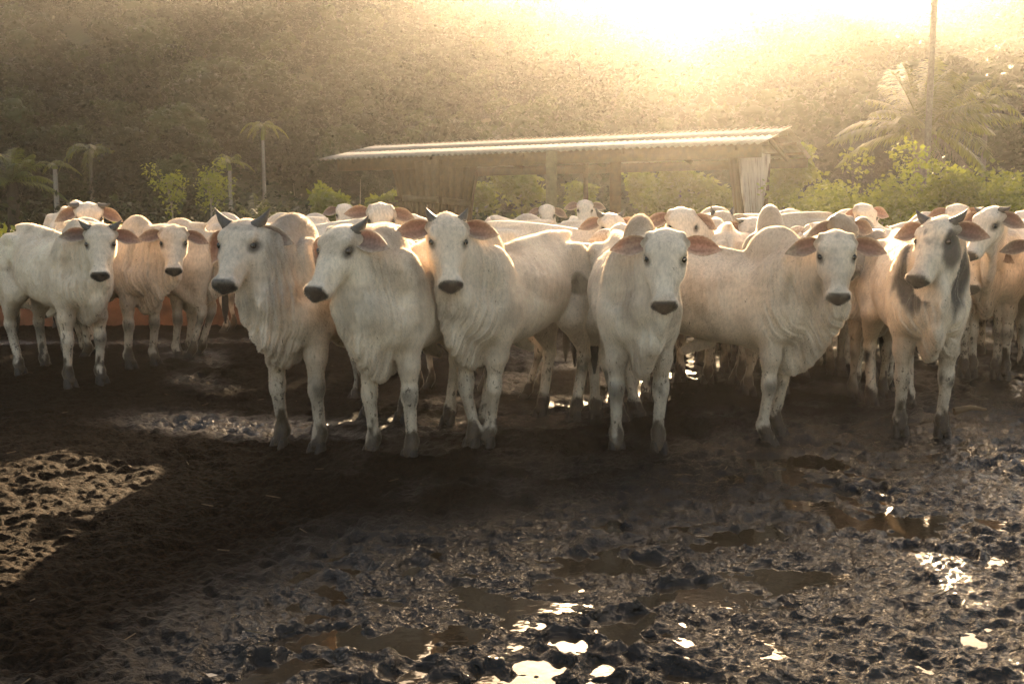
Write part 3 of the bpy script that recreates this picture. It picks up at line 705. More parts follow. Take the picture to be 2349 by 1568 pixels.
def leaves_mesh(name, P, size, mat, Nrm=None, asp=.55, seed=0, droop=0.0, tint=None, jit=.25):
    """One pointed, slightly folded leaf (two quads) at every point of P."""
    rg = np.random.default_rng(seed); n = len(P); P = np.asarray(P, float)
    d = rg.normal(size=(n, 3)); d[:, 2] = d[:, 2] * .6 - droop; d /= np.linalg.norm(d, axis=1)[:, None]
    u = rg.normal(size=(n, 3)); u[:, 2] += .8; s = np.cross(d, u); s /= np.linalg.norm(s, axis=1)[:, None] + 1e-9; w = np.cross(s, d)
    L = (np.asarray(size) * rg.uniform(.6, 1.3, n))[:, None] if np.ndim(size) == 0 else (size * rg.uniform(.7, 1.2, n))[:, None]
    V = np.stack([P, P + d * L * .45 + s * L * asp * .5 + w * L * .06, P + d * L, P + d * L * .45 - s * L * asp * .5 + w * L * .06], 1).reshape(-1, 3)
    F = np.arange(4 * n).reshape(n, 4)
    t = np.repeat(rg.uniform(0, 1, n) if tint is None else np.clip(tint + rg.uniform(-jit, jit, n), 0, 1), 4)
    return V, F, t

def crown_points(n, blobs, rg):
    """Points in the outer part of a set of ellipsoids: clumps with gaps between them."""
    vol = np.array([b[3] * b[4] * b[5] for b in blobs]); pick = rg.choice(len(blobs), n, p=vol / vol.sum()); B = np.array(blobs)[pick]
    d = rg.normal(size=(n, 3)); d /= np.linalg.norm(d, axis=1)[:, None]; r = rg.uniform(.35, 1.0, n) ** .55
    return B[:, :3] + d * r[:, None] * B[:, 3:6]

def join_mesh(name, parts, mat, flat=True):
    V, F, T, k = [], [], [], 0
    for v, f, t in parts: V.append(v); F.append(f + k); T.append(t); k += len(v)
    return quad_mesh(name, np.concatenate(V), np.concatenate(F), mat, smooth=False, attrs={'tint': ('FLOAT', np.concatenate(T))})

def limb(pts, r0, r1, K=7):
    rr = tube_rings(pts, np.linspace(r0, r1, len(pts)), K); V, F = loft(rr); return V, F, np.zeros(len(V))

def branchy(base, h, r, rg, nb=6, spread=.35, lean=0.0, first=.35):
    """Trunk with limbs; returns mesh parts and limb tips."""
    top = np.array([lean * h, rg.uniform(-.03, .03) * h, h]); bow = rg.normal(size=3) * .03 * h; bow[2] = 0
    tr = [np.array([0, 0, 0]) + top * t + bow * math.sin(math.pi * t) for t in np.linspace(0, 1, 9)]
    parts = [limb(tr, r, r * .22)]; tips = [tr[-1]]
    for i in range(nb):
        t = first + (1 - first) * (i + rg.uniform(.1, .8)) / nb; o = top * t + bow * math.sin(math.pi * t); a = rg.uniform(0, 6.28) + i * 2.4
        L = h * spread * rg.uniform(.6, 1.1) * (1.15 - .5 * t); e = rg.uniform(.35, .9)
        d = np.array([math.cos(a) * math.cos(e), math.sin(a) * math.cos(e), math.sin(e)])
        pts = [o + d * L * q + np.array([0, 0, .18 * L * q * q]) + rg.normal(size=3) * .02 * L for q in np.linspace(0, 1, 6)]
        parts.append(limb(pts, r * .42 * (1.1 - .6 * t), r * .07, 5)); tips.append(pts[-1]); tips.append(pts[3] + rg.normal(size=3) * .1 * L)
    return parts, tips

def tree(x, y, h, label, cat='tree', leaf=.16, n=2500, mat='leaf_mid', bark='bark', r=None, seed=0, blobr=.16, nb=7, spread=.35, first=.4, group=None, lean=0.0, droop=.3, z=None, name='tree', flat=.7, asp=.55):
    rg = np.random.default_rng(seed); root = bpy.data.objects.new(name, None); COL.objects.link(root)
    root.location = (x, y, land_z(x, y) if z is None else z)
    parts, tips = branchy((0, 0, 0), h * .86, r or h * .022, rg, nb, spread, lean, first)
    link('trunk', join_mesh('trunk', parts, M[bark]), root)
    if n:
        bl = []
        for t in tips:
            for _ in range(2):
                q = h * blobr * rg.uniform(.55, 1.15); bl.append((*(t + rg.normal(size=3) * h * .04), q, q, q * flat))
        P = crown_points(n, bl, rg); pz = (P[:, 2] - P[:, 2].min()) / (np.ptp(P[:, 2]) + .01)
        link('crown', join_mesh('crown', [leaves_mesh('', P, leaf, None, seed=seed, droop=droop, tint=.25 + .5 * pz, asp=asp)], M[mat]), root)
    tag(root, label, cat, group); return root

def bush(x, y, w, d, h, label, n=3500, leaf=.11, mat='leaf_bright', seed=0, group=None, z=None, stems=9, name='bush', cat='bush'):
    rg = np.random.default_rng(seed); root = bpy.data.objects.new(name, None); COL.objects.link(root)
    root.location = (x, y, land_z(x, y) if z is None else z); parts, bl = [], []
    for i in range(stems):
        a = rg.uniform(0, 6.28); q = rg.uniform(.1, .95) ** .6; tip = np.array([math.cos(a) * w / 2 * q, math.sin(a) * d / 2 * q, h * rg.uniform(.72, 1.0) * (1 - .35 * q * q)])
        pts = [tip * np.array([t ** 1.4, t ** 1.4, t]) * .97 for t in np.linspace(.02, 1, 6)]
        parts.append(limb(pts, .022 * h / 2, .005, 4))
        for t in (.4, .65, .9, 1.0): 
            q2 = min(w, h) * .16 * rg.uniform(.6, 1.2); bl.append((*(pts[-1] * t + rg.normal(size=3) * .1 * h), q2, q2, q2 * .85))
    link('stem', join_mesh('stem', parts, M['bark']), root)
    P = crown_points(n, bl, rg); P[:, 2] = np.maximum(P[:, 2], .05)
    link('foliage', join_mesh('foliage', [leaves_mesh('', P, leaf, None, seed=seed, droop=.15, asp=.75)], M[mat]), root)
    tag(root, label, cat, group); return root

def frond(L, elev, az, rg, n=46, wl=.45, sag=1.0, base=(0, 0, 0)):
    """Feather leaf: arched midrib and drooping leaflets."""
    o = np.array(base, float); d = np.array([math.cos(az), math.sin(az), 0]); up = np.array([0, 0, 1.0]); pts = []
    for t in np.linspace(0, 1, 12):
        pts.append(o + d * L * (t * math.cos(elev) * (1 - .12 * t * t)) + up * L * (t * math.sin(elev) - sag * .62 * t ** 2.2))
    pts = np.array(pts); parts = [limb(list(pts), .028 * L / 3, .004, 4)]
    side = np.cross(d, up); tt = np.repeat(np.linspace(.12, 1, n), 2); sg = np.tile([1, -1], n)
    P = np.stack([np.interp(tt, np.linspace(0, 1, 12), pts[:, k]) for k in range(3)], 1)
    tan = np.stack([np.interp(tt, np.linspace(0, 1, 11), np.diff(pts[:, k])) for k in range(3)], 1); tan /= np.linalg.norm(tan, axis=1)[:, None]
    ln = L * wl * .42 * np.sin(np.pi * np.clip(tt * .9 + .12, 0, 1)) ** .7 * rg.uniform(.75, 1.1, 2 * n)
    dd = side * sg[:, None] * .75 + tan * .55 + rg.normal(size=(2 * n, 3)) * .10; dd[:, 2] -= rg.uniform(.1, .55, 2 * n); dd /= np.linalg.norm(dd, axis=1)[:, None]
    w = np.cross(dd, up); w /= np.linalg.norm(w, axis=1)[:, None] + 1e-9; w = w * .8 + tan * .3; wd = (.011 * L)
    m1 = P + dd * ln[:, None] * .5; m1[:, 2] -= ln * .04; e = P + dd * ln[:, None]; e[:, 2] -= ln * .28
    V = np.stack([P - w * wd * .6, P + w * wd * .6, m1 + w * wd, m1 - w * wd, e], 1).reshape(-1, 3); k = np.arange(2 * n)[:, None] * 5
    F = np.concatenate([k + [0, 1, 2, 3], k + [3, 2, 4, 4]]).reshape(-1, 4)
    return parts[0], (V, F, np.repeat(rg.uniform(0, 1, 2 * n), 5))
def palm(x, y, h, label, L=2.6, nf=14, r=.11, seed=0, sag=1.0, lean=(0, 0), z=None, up=(.2, 1.3), group=None, n=46, wl=.45, fat=0, shaft=0, bark='bark_pale', dead=0, lm='leaf_palm'):
    rg = np.random.default_rng(seed); root = bpy.data.objects.new('palm_tree', None); COL.objects.link(root)
    root.location = (x, y, land_z(x, y) if z is None else z)
    pts = [np.array([lean[0] * t * t, lean[1] * t * t, h * t]) for t in np.linspace(0, 1, 14)]
    rad = [r * (1.25 - .35 * t + (fat * math.exp(-((t - .95) / .12) ** 2))) for t in np.linspace(0, 1, 14)]
    V, F = loft(tube_rings(pts, rad, 9)); link('trunk', quad_mesh('trunk', V, F, M[bark]), root)
    if shaft:
        V, F = loft(tube_rings([pts[-1] + [0, 0, shaft * t] for t in (0, .3, .7, 1)], [r * 1.15, r * 1.3, r, r * .4], 9)); link('crownshaft', quad_mesh('crownshaft', V, F, M['leaf_palm'], attrs={'tint': ('FLOAT', np.ones(len(V)) * .6)}), root)
    for i in range(nf):
        el = up[0] + (up[1] - up[0]) * ((i + .5) / nf) ** .8 + rg.uniform(-.1, .1); az = i * 2.399 + rg.uniform(-.25, .25)
        a, b = frond(L * rg.uniform(.85, 1.1), el, az, rg, n=n, wl=wl, sag=sag * rg.uniform(.8, 1.15), base=pts[-1] + [0, 0, shaft])
        f_ = link('frond', join_mesh('frond', [a, b], M[lm]), root)
    for i in range(dead):
        a, b = frond(L * .9, -.3 - rg.uniform(0, .4), rg.uniform(0, 6.28), rg, n=n, wl=wl * .7, sag=.9, base=pts[-1])
        link('dry_frond', join_mesh('dry_frond', [a, b], M['bark']), root)
    tag(root, label, 'palm tree', group); return root
# ------------------------------------------------------------------ yard wall
simple('wall_plaster', (.13, .062, .038), .85, .2, 5, .5, .6, .02)
def box_mesh(name, lo, hi, mat, jit=0, rg=None):
    V = np.array([[x, y, z] for x in (lo[0], hi[0]) for y in (lo[1], hi[1]) for z in (lo[2], hi[2])], float)
    if jit: V += (rg or RNG).normal(size=V.shape) * jit
    F = [(0, 1, 3, 2), (4, 6, 7, 5), (0, 4, 5, 1), (2, 3, 7, 6), (0, 2, 6, 4), (1, 5, 7, 3)]
    return quad_mesh(name, V, np.array(F), mat, smooth=False)
def hexa(name, P, mat):
    """P: 8 corners, bottom four then top four, both in the same turn."""
    F = [(3, 2, 1, 0), (4, 5, 6, 7), (0, 1, 5, 4), (1, 2, 6, 5), (2, 3, 7, 6), (3, 0, 4, 7)]
    return quad_mesh(name, np.array(P, float), np.array(F), mat, smooth=False)
def slab(A, B, t, name, mat, parent):
    """Board from bottom edge A0-A1 to top edge B0-B1 with thickness vector t."""
    A0, A1 = map(np.array, A); B0, B1 = map(np.array, B); t = np.array(t)
    return link(name, hexa(name, [A0, A1, A1 + t, A0 + t, B0, B1, B1 + t, B0 + t], mat), parent)
nx_ = 160; xs = np.linspace(-16, 16, nx_); yl = 12.35 + .10 * (xs + 6); rows = []
for (oy, z) in ((0, -.2), (0, .25), (-.005, .6), (.0, .93), (.03, 1.0), (.17, 1.0), (.2, .93), (.2, -.2)):
    rows.append(np.stack([xs, yl + oy + .02 * (f2(xs, xs * 0 + z * 3, 2.2, 77, 3) - .5), np.full(nx_, z) + (.05 * (f2(xs, xs * 0, .8, 78, 3) - .5) if z > .5 else 0)], 1))
V = np.concatenate(rows); i2 = np.arange(len(V)).reshape(len(rows), nx_); F2 = np.stack([i2[:-1, :-1], i2[:-1, 1:], i2[1:, 1:], i2[1:, :-1]], -1).reshape(-1, 4)
wl_ = link('yard_wall', quad_mesh('yard_wall', V, F2, M['wall_plaster'])); tag(wl_, 'low rust-red plastered yard wall behind the legs of the herd', 'wall')

# ------------------------------------------------------------------ cattle shed
simple('wood', (.075, .040, .014), .8, .2, 9, .4, .6, .02)
simple('wood_pale', (.13, .085, .045), .75, .2, 7, .3, .5, .02)
simple('wood_dark', (.12, .075, .04), .8, .2, 9, .4, .6, .02)
simple('post_wood', (.11, .095, .05), .85, .2, 11, .35, .6, .02)
simple('fibre_cement', (.20, .165, .12), .45, .5, 6, .25, .3, .01)
simple('paint', (.07, .04, .03), .7, .2, 20, .3)
m, nt, bs, out = nodes('board'); co = N(nt, 'ShaderNodeTexCoord').outputs['Object']
gr = N(nt, 'ShaderNodeTexNoise', {'Vector': N(nt, 'ShaderNodeMapping', {'Vector': co, 'Scale': (14, 14, 1.2)}).outputs[0], 'Scale': 1.0, 'Detail': 6.0, 'Roughness': .7}).outputs[0]
nt.links.new(ramp(nt, gr, [(.35, (.20, .13, .09)), (.5, (.42, .34, .28)), (.75, (.52, .44, .38))]), bs.inputs['Base Color']); bs.inputs['Roughness'].default_value = .75
nt.links.new(N(nt, 'ShaderNodeBump', {'Height': gr, 'Distance': .02, 'Strength': .6}).outputs[0], bs.inputs['Normal'])
shed = bpy.data.objects.new('shed', None); COL.objects.link(shed)
tag(shed, 'open cattle shed with long corrugated gable roof and sloping plank ends, behind the herd', 'shed')
ER = at(1746.7, 331, 23.0); rdir = np.array([-math.cos(math.radians(28.2)), math.sin(math.radians(28.2)), 0]); pdir = np.array([.4571, .8894, 0]); LEN, HALF, RISE = 12.75, 2.95, .57
zE = ER[2]; E0 = ER.copy()
def SP(a, b, z): return np.array([E0[0], E0[1], 0]) + rdir * a + pdir * b + np.array([0, 0, z])   # a along the ridge from the right end, b inward, z height
def sheet(w, L, pitch=.177, amp=.026):
    nu = int(w / pitch * 8); u = np.linspace(0, w, nu); rr = []
    for (t, dz) in ((0, 0), (.5, 0), (1, 0), (1, -.010), (.5, -.010), (0, -.010)):
        rr.append((u, t * L, amp * np.cos(u / pitch * 2 * math.pi) + dz))
    V = np.concatenate([np.stack([a, np.full(nu, b), c], 1) for a, b, c in rr]); i2 = np.arange(len(V)).reshape(6, nu)
    F = [np.stack([i2[i, :-1], i2[i, 1:], i2[(i + 1) % 6, 1:], i2[(i + 1) % 6, :-1]], -1).reshape(-1, 4) for i in range(6)]
    return quad_mesh('roof_sheet', V, np.concatenate(F), M['fibre_cement'])
NSH = 12; sw_ = LEN / NSH; slope = math.atan2(RISE, HALF); SL = math.hypot(RISE, HALF); sm_ = sheet(sw_ + .02, SL / 2 + .12)
for side in (0, 1):
    for i in range(NSH):
        for j in (0, 1):
            o = link('roof_sheet', sm_, shed)
            if side == 0: base = SP(i * sw_, j * SL / 2 * math.cos(slope), zE + j * SL / 2 * math.sin(slope) + .012 * (1 - j) * 0 + .02 * j); ydir = pdir
            else: base = SP((i + 1) * sw_, 2 * HALF - j * SL / 2 * math.cos(slope), zE + j * SL / 2 * math.sin(slope) + .02 * j); ydir = -pdir
            Y_ = ydir * math.cos(slope) + np.array([0, 0, 1]) * math.sin(slope); X_ = rdir if side == 0 else -rdir
            Z_ = np.cross(X_, Y_); Z_ = Z_ if Z_[2] > 0 else -Z_
            if np.dot(np.cross(X_, Y_), Z_) < 0: X_ = -X_; base = base - X_ * sw_
            o.matrix_local = Matrix([[X_[0], Y_[0], Z_[0], base[0]], [X_[1], Y_[1], Z_[1], base[1]], [X_[2], Y_[2], Z_[2], base[2] + .03], [0, 0, 0, 1]])
def beam(a0, b0, z0, a1, b1, z1, w, h, mat='wood', name='beam'):
    P, Q = SP(a0, b0, z0), SP(a1, b1, z1); d = unit(Q - P); s = unit(np.cross(d, [0, 0, 1])) * w / 2; u = np.cross(s / (w / 2), d) * h / 2
    return link(name, hexa(name, [P - s - u, P + s - u, P + s + u, P - s + u, Q - s - u, Q + s - u, Q + s + u, Q - s + u], M[mat]), shed)
beam(.05, .22, zE - .12, LEN - .55, .22, zE - .14, .09, .32); beam(.05, 2 * HALF - .22, zE - .12, LEN - .55, 2 * HALF - .22, zE - .12, .09, .26)
beam(.05, HALF, zE + RISE - .10, LEN - .1, HALF, zE + RISE - .10, .08, .14)
for b in (.9, 1.9, 4.1, 5.1): beam(.05, b, zE + RISE * (1 - abs(b - HALF) / HALF) - .055, LEN - .05, b, zE + RISE * (1 - abs(b - HALF) / HALF) - .055, .06, .07, name='purlin')
for a in (.6, 3.4, 6.2, 9.0, 11.6):
    for s_ in (0, 1): beam(a, .1 if s_ == 0 else 2 * HALF - .1, zE - .05, a, HALF, zE + RISE - .11, .07, .12, name='rafter')
def post(px, Yd, r, z1, mat, lean=0, taper=1.0):
    p = at(px, 500, Yd); rr = tube_rings([(p[0] - lean, p[1], -.2), (p[0] - lean * .5, p[1], z1 * .5), (p[0], p[1], z1)], [r * taper, r, r], 10)
    V, F = loft(rr); link('post', quad_mesh('post', V, F, M[mat]), shed)
post(1265, 25.0, .145, zE - .0, 'post_wood'); post(1343, 30.4, .075, zE + .0, 'wood_dark'); post(1410, 28.4, .165, zE - .02, 'wood', -.04, 1.15)
post(812, 31.5, .0001 + .06, .4, 'wood_dark')
# sloping plank walls of the chutes
def plank_wall(A, B, a, b, n, mat, th=.05, seed=0):
    """Planks side by side; A-B bottom line, a-b top line."""
    A, B, a, b = map(np.array, (A, B, a, b)); rg = np.random.default_rng(seed); d = unit(B - A); nrm = unit(np.cross(d, unit(a - A)))
    for i in range(n):
        t0, t1 = i / n + .003, (i + 1) / n - .003; off = nrm * rg.uniform(-.012, .012)
        slab((A + (B - A) * t0 + off, A + (B - A) * t1 + off), (a + (b - a) * t0 + off, a + (b - a) * t1 + off), nrm * th, 'plank', M[mat], shed)
def down(px, py, Yd, z): p = at(px, py, Yd); return np.array([p[0], p[1], z])
zt = zE - .1
A0, A1, A2 = down(942, 520, 28.4, 0), down(1010, 520, 27.0, 0), down(1066, 520, 28.2, 0)
T0, T1, T2 = down(903, 380, 28.8, zt), down(1010, 380, 26.6, zt), down(1092, 380, 28.6, zt)
plank_wall(A0, A1, T0, T1, 6, 'wood', seed=1); plank_wall(A1, A2, T1, T2, 5, 'wood', seed=2)
def rail(P, Q, w, h, mat='wood', name='rail'):
    P, Q = np.array(P), np.array(Q); d = unit(Q - P); s = unit(np.cross(d, [0, 0, 1])) * w / 2; u = np.array([0, 0, h / 2])
    link(name, hexa(name, [P - s - u, P + s - u, P + s + u, P - s + u, Q - s - u, Q + s - u, Q + s + u, Q - s + u], M[mat]), shed)
rail(at(925, 454, 28.0), at(1004, 459, 26.7), .07, .17, 'wood_pale'); rail(at(1016, 461, 26.7), at(1076, 466, 28.1), .07, .17, 'wood_pale')
rail(at(903, 382, 28.7), at(944, 520, 28.3), .16, .12, 'wood', 'frame_board'); rail(at(1093, 400, 28.5), at(1068, 520, 28.1), .12, .12, 'wood', 'frame_board')
B0, B1, B2 = down(1708, 520, 24.6, 0), down(1722, 520, 23.9, 0), down(1752, 520, 24.6, 0)
U0, U1, U2 = down(1672, 380, 25.2, zt), down(1690, 380, 23.9, zt), down(1762, 380, 25.0, zt)
plank_wall(B0, B1, U0, U1, 2, 'wood', seed=3); plank_wall(B1, B2, U1, U2, 7, 'board', seed=4)
rail(at(1763, 380, 24.9), at(1753, 520, 24.5), .10, .10, 'wood', 'frame_board'); rail(at(1689, 380, 23.85), at(1711, 520, 23.85), .10, .10, 'wood', 'frame_board')
# painted brand mark on the pale planks
nm = unit(np.cross(B2 - B1, U1 - B1)); nm = nm if nm[1] < 0 else -nm
def on_board(px, py): 
    a, b = at(px, py, 10), at(px, py, 20); o, d = a, b - a; t = ((B1 - o) @ nm) / (d @ nm); return o + d * t + nm * .07
for st in ([(1731, 428), (1735, 426), (1740, 430), (1741, 440), (1740, 452), (1737, 455), (1733, 450), (1732, 444)], [(1731, 428), (1731, 436), (1732, 440)], [(1736, 474), (1740, 462), (1741, 474), (1735, 476), (1738, 478)]):
    for p, q in zip(st, st[1:]):
        P, Q = on_board(*p), on_board(*q); d = Q - P; s = unit(np.cross(d, nm)) * .013; P, Q = P - d * .1, Q + d * .1
        link('brand_mark', hexa('brand_mark', [P - s, P + s, P + s + nm * .004, P - s + nm * .004, Q - s, Q + s, Q + s + nm * .004, Q - s + nm * .004], M['paint']), shed)
# low board fence stub left of the chute
fs = bpy.data.objects.new('board_fence', None); COL.objects.link(fs); tag(fs, 'short weathered board fence joining the plank chute on its left', 'fence')
for k, (p, q) in enumerate((((878, 472), (930, 466)), ((880, 486), (932, 482)), ((905, 455), (930, 455)))):
    P, Q = at(*p, 28.6), at(*q, 28.4); u = np.array([0, 0, .065]); s = np.array([0, .03, 0])
    link('board', hexa('board', [P - s - u, Q - s - u, Q + s - u, P + s - u, P - s + u, Q - s + u, Q + s + u, P + s + u], M['wood_dark']), fs)
link('post', box_mesh('post', at(900, 500, 28.55) * [1, 1, 0] + [-.06, -.06, -.2], at(900, 500, 28.55) * [1, 1, 0] + [.06, .06, 1.95], M['wood_dark']), fs)
# stick lying in the mud at right
p, q = ground(2188, 958), ground(2262, 957); st_ = link('stick', quad_mesh('stick', *loft(tube_rings([p + [0, 0, .05], (p + q) / 2 + [0, 0, .075], q + [0, 0, .06]], [.028, .02, .008], 7)), M['wood_dark'])); tag(st_, 'dark broken branch lying on the mud near the charcoal-necked bull', 'branch')

# ------------------------------------------------------------------ palms and trees that stand out
def on(px, py, Yd): p = at(px, py, Yd); return p[0], p[1], p[2]
def palm_at(px, top, Yd, label, **k):
    x, y, z = on(px, top, Yd); b = land_z(x, y); return palm(x, y, z - b, label, **k)
def tree_at(px, top, Yd, label, **k):
    x, y, z = on(px, top, Yd); b = land_z(x, y); return tree(x, y, z - b, label, **k)
palm_at(2114, 296, 33, 'big bushy palm with drooping feather leaves behind the yellow bushes at right', L=3.4, nf=32, r=.26, seed=1, sag=.62, up=(-.15, 1.45), n=64, wl=.46, bark='bark', dead=3)
palm_at(2151, -150, 30, 'very tall slender palm, trunk crossing the big palm and leaving the picture', L=1.9, nf=12, r=.085, seed=2, up=(-.2, .9), sag=1.3, bark='bark')
palm_at(2262, 262, 42, 'palm with few ragged leaves to the right of the big bushy palm', L=2.0, nf=9, r=.10, seed=3, sag=1.2, up=(.1, 1.1), shaft=.5, bark='bark')
palm_at(603, 322, 60, 'slim palm with mop of yellow-lit leaves, tallest of those at left', L=1.75, nf=9, r=.10, seed=4, sag=1.5, up=(.2, 1.0), shaft=.8, n=40)
palm_at(527, 392, 55, 'shorter slim palm just left of the tallest slim palm', L=1.7, nf=9, r=.10, seed=5, sag=1.2, up=(.2, 1.2), shaft=.4, n=36)
palm_at(207, 345, 58, 'ragged slim palm with glinting drooping leaves at left', L=2.6, nf=12, r=.12, seed=6, sag=1.5, up=(.0, .9), n=44, bark='bark')
palm_at(126, 388, 52, 'small palm with a pale trunk and short crown near the left edge', L=1.5, nf=7, r=.12, seed=7, sag=1.1, up=(.1, .8), n=34, shaft=.2)
palm_at(28, 418, 46, 'low dark palm clump at the left edge', L=2.9, nf=20, r=.25, seed=8, sag=.7, up=(.1, 1.4), n=50, bark='bark_dark', lm='leaf_mid')
palm_at(588, 505, 26, 'young palm with pale fronds just above the backs between the horned bulls', L=1.1, nf=7, r=.05, seed=9, sag=.6, up=(.4, 1.2), n=26)
tree_at(388, 392, 42, 'small lit tree with fine pale trunk, left one of a pair beyond the wall', leaf=.17, n=520, mat='leaf_bright', bark='bark_pale', seed=11, nb=7, spread=.36, blobr=.11, lean=-.05, r=.06, first=.55)
tree_at(476, 384, 42, 'small lit tree with forked pale trunk, right one of a pair beyond the wall', leaf=.17, n=760, mat='leaf_bright', bark='bark_pale', seed=12, nb=9, spread=.48, blobr=.12, r=.06, first=.45)
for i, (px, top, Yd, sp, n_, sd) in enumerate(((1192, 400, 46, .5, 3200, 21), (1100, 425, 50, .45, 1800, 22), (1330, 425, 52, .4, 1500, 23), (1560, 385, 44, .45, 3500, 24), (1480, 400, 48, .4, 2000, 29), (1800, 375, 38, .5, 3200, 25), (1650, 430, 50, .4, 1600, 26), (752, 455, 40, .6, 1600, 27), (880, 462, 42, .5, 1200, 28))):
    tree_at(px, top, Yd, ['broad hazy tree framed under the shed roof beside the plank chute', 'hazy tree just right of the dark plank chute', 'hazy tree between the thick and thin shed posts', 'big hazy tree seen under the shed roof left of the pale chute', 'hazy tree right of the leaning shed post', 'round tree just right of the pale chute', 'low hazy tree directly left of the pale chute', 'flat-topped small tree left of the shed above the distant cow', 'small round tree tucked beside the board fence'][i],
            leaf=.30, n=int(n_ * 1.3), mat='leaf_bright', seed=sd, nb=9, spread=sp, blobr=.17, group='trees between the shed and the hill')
HILL_TREES = []
for i, (px, py0, Yd) in enumerate(((57, 205, 112), (104, 222, 112), (152, 235, 108), (709, 250, 96), (826, 378, 50), (470, 318, 92), (640, 215, 112), (208, 268, 100), (310, 392, 72), (672, 395, 68), (1090, 285, 92))):
    x, y, z = on(px, py0, Yd); lz = land_z(x, y); hgt = min(max(z - lz, 5.0), 14.0); HILL_TREES.append((x, y))
    tree(x, y, hgt, ['pale trunk standing highest on the dark hillside at far left', 'second short pale trunk on the dark hillside at far left', 'pale forked trunk on the hillside above the ragged palm', 'tall pale bare-limbed tree on the hillside left of the shed roof', 'single straight pale trunk under the left roof end', 'spreading bare tree in the middle of the left hillside', 'faint pale tree high above the tallest slim palm', 'thin pale trunk behind the ragged palm', 'small pale stem low on the left hillside', 'thin pale stem low right of the tallest slim palm', 'faint bare tree behind the shed ridge'][i],
         n=0 if i in (0, 1, 4, 8, 9) else 160, leaf=.30, mat='leaf_forest', bark='bark_pale', seed=60 + i, nb=0 if i in (0, 1, 4, 8, 9) else 7, spread=.4 if i != 3 else .28, r=hgt * (.016 if i != 4 else .011), z=z - hgt, first=.55, group='pale bare trunks on the hillside')
# bushes at right and weeds along the wall
bl_ = ['tall leafy yellow-green bush at the right, left half', 'tall leafy yellow-green bush under the big palm', 'yellow-green bush right of the tall palm trunk', 'dense bush at the right edge of the picture', 'low bright bush right of the shed', 'low bush between the shed and the tall bushes', 'rounded pale bush beyond the raised cow head', 'dark feathery bush at the far right behind the dense bush']
for i, (px, top, Yd, wd_, n_, lf) in enumerate(((2010, 392, 19, 2.6, 6500, .095), (2110, 372, 18.5, 2.6, 7500, .095), (2215, 388, 19, 2.6, 7500, .095), (2320, 412, 18, 3.0, 7500, .09), (1840, 432, 24, 3.4, 2600, .12), (1925, 432, 21, 2.4, 2400, .12), (1870, 415, 34, 3.2, 1800, .2), (2390, 372, 27, 5.0, 3000, .16))):
    x, y, z = on(px, top, Yd); bush(x, y, wd_, wd_ * .8, z - land_z(x, y), bl_[i], n=n_, leaf=lf, seed=80 + i, mat='leaf_bright' if i != 7 else 'leaf_mid', group='bushes behind the herd at right', stems=14)
rg = np.random.default_rng(5); n = 26000; xx = rg.uniform(-24, 24, n); yy = rg.uniform(14.5, 46, n) ; xx = xx * (yy / 30); hh = (.55 + 1.15 * f2(xx, yy, .35, 90, 3)) * np.where(xx < 4, 1, 1.15)
keep = np.abs((xx - E0[0] + 5) * 1) > -1; P = np.stack([xx, yy, rg.uniform(.1, 1, n) ** .5 * hh - .1], 1)
n2_ = 24000; ya = rg.uniform(44, 74, n2_); xa = rg.uniform(-.75, .75, n2_) * ya; P2 = np.stack([xa, ya, hill(xa, ya) + rg.uniform(0, 1, n2_) ** .7 * (.8 + 2.6 * f2(xa, ya, .16, 92, 3)) - .3], 1)
wd = link('undergrowth', join_mesh('undergrowth', [leaves_mesh('', P, .26, None, seed=6, droop=-.5, asp=.35)], M['leaf_bright'])); tag(wd, 'sunlit weeds and tall grass beyond the yard wall', kind='stuff')
sb = link('scrub', join_mesh('scrub', [leaves_mesh('', P2, .34, None, seed=7, droop=-.1, asp=.6)], M['leaf_forest'])); tag(sb, 'dark scrub at the foot of the hill', kind='stuff')

# bits of straw and twigs trodden into the mud
rg = np.random.default_rng(77); n = 130; ys_ = rg.uniform(2.7, 9.5, n); xs_ = rg.uniform(-.55, .55, n) * ys_; hh_, _w = yard_height(xs_, ys_)
an = rg.uniform(0, 3.14, n); L2 = rg.uniform(.02, .09, n); wd2 = rg.uniform(.0015, .004, n); d = np.stack([np.cos(an), np.sin(an), rg.normal(size=n) * .12], 1) * L2[:, None]; s2 = np.stack([-np.sin(an), np.cos(an), an * 0], 1) * wd2[:, None]
c0 = np.stack([xs_, ys_, hh_ + .012], 1); up3 = np.array([0, 0, .004])
V = np.stack([c0 - d / 2 - s2, c0 - d / 2 + s2, c0 + d / 2 + s2, c0 + d / 2 - s2, c0 + up3 - d / 2, c0 + up3 + d / 2], 1).reshape(-1, 3); k = np.arange(n)[:, None] * 6
F = np.concatenate([k + [0, 3, 5, 4], k + [1, 4, 5, 2], k + [0, 1, 2, 3]])
simple('straw', (.10, .07, .04), .7, .2, 30, .5)
tag(link('straw_bits', quad_mesh('straw_bits', V, F, M['straw'], smooth=False)), 'bits of straw and twig trodden into the mud', kind='stuff')
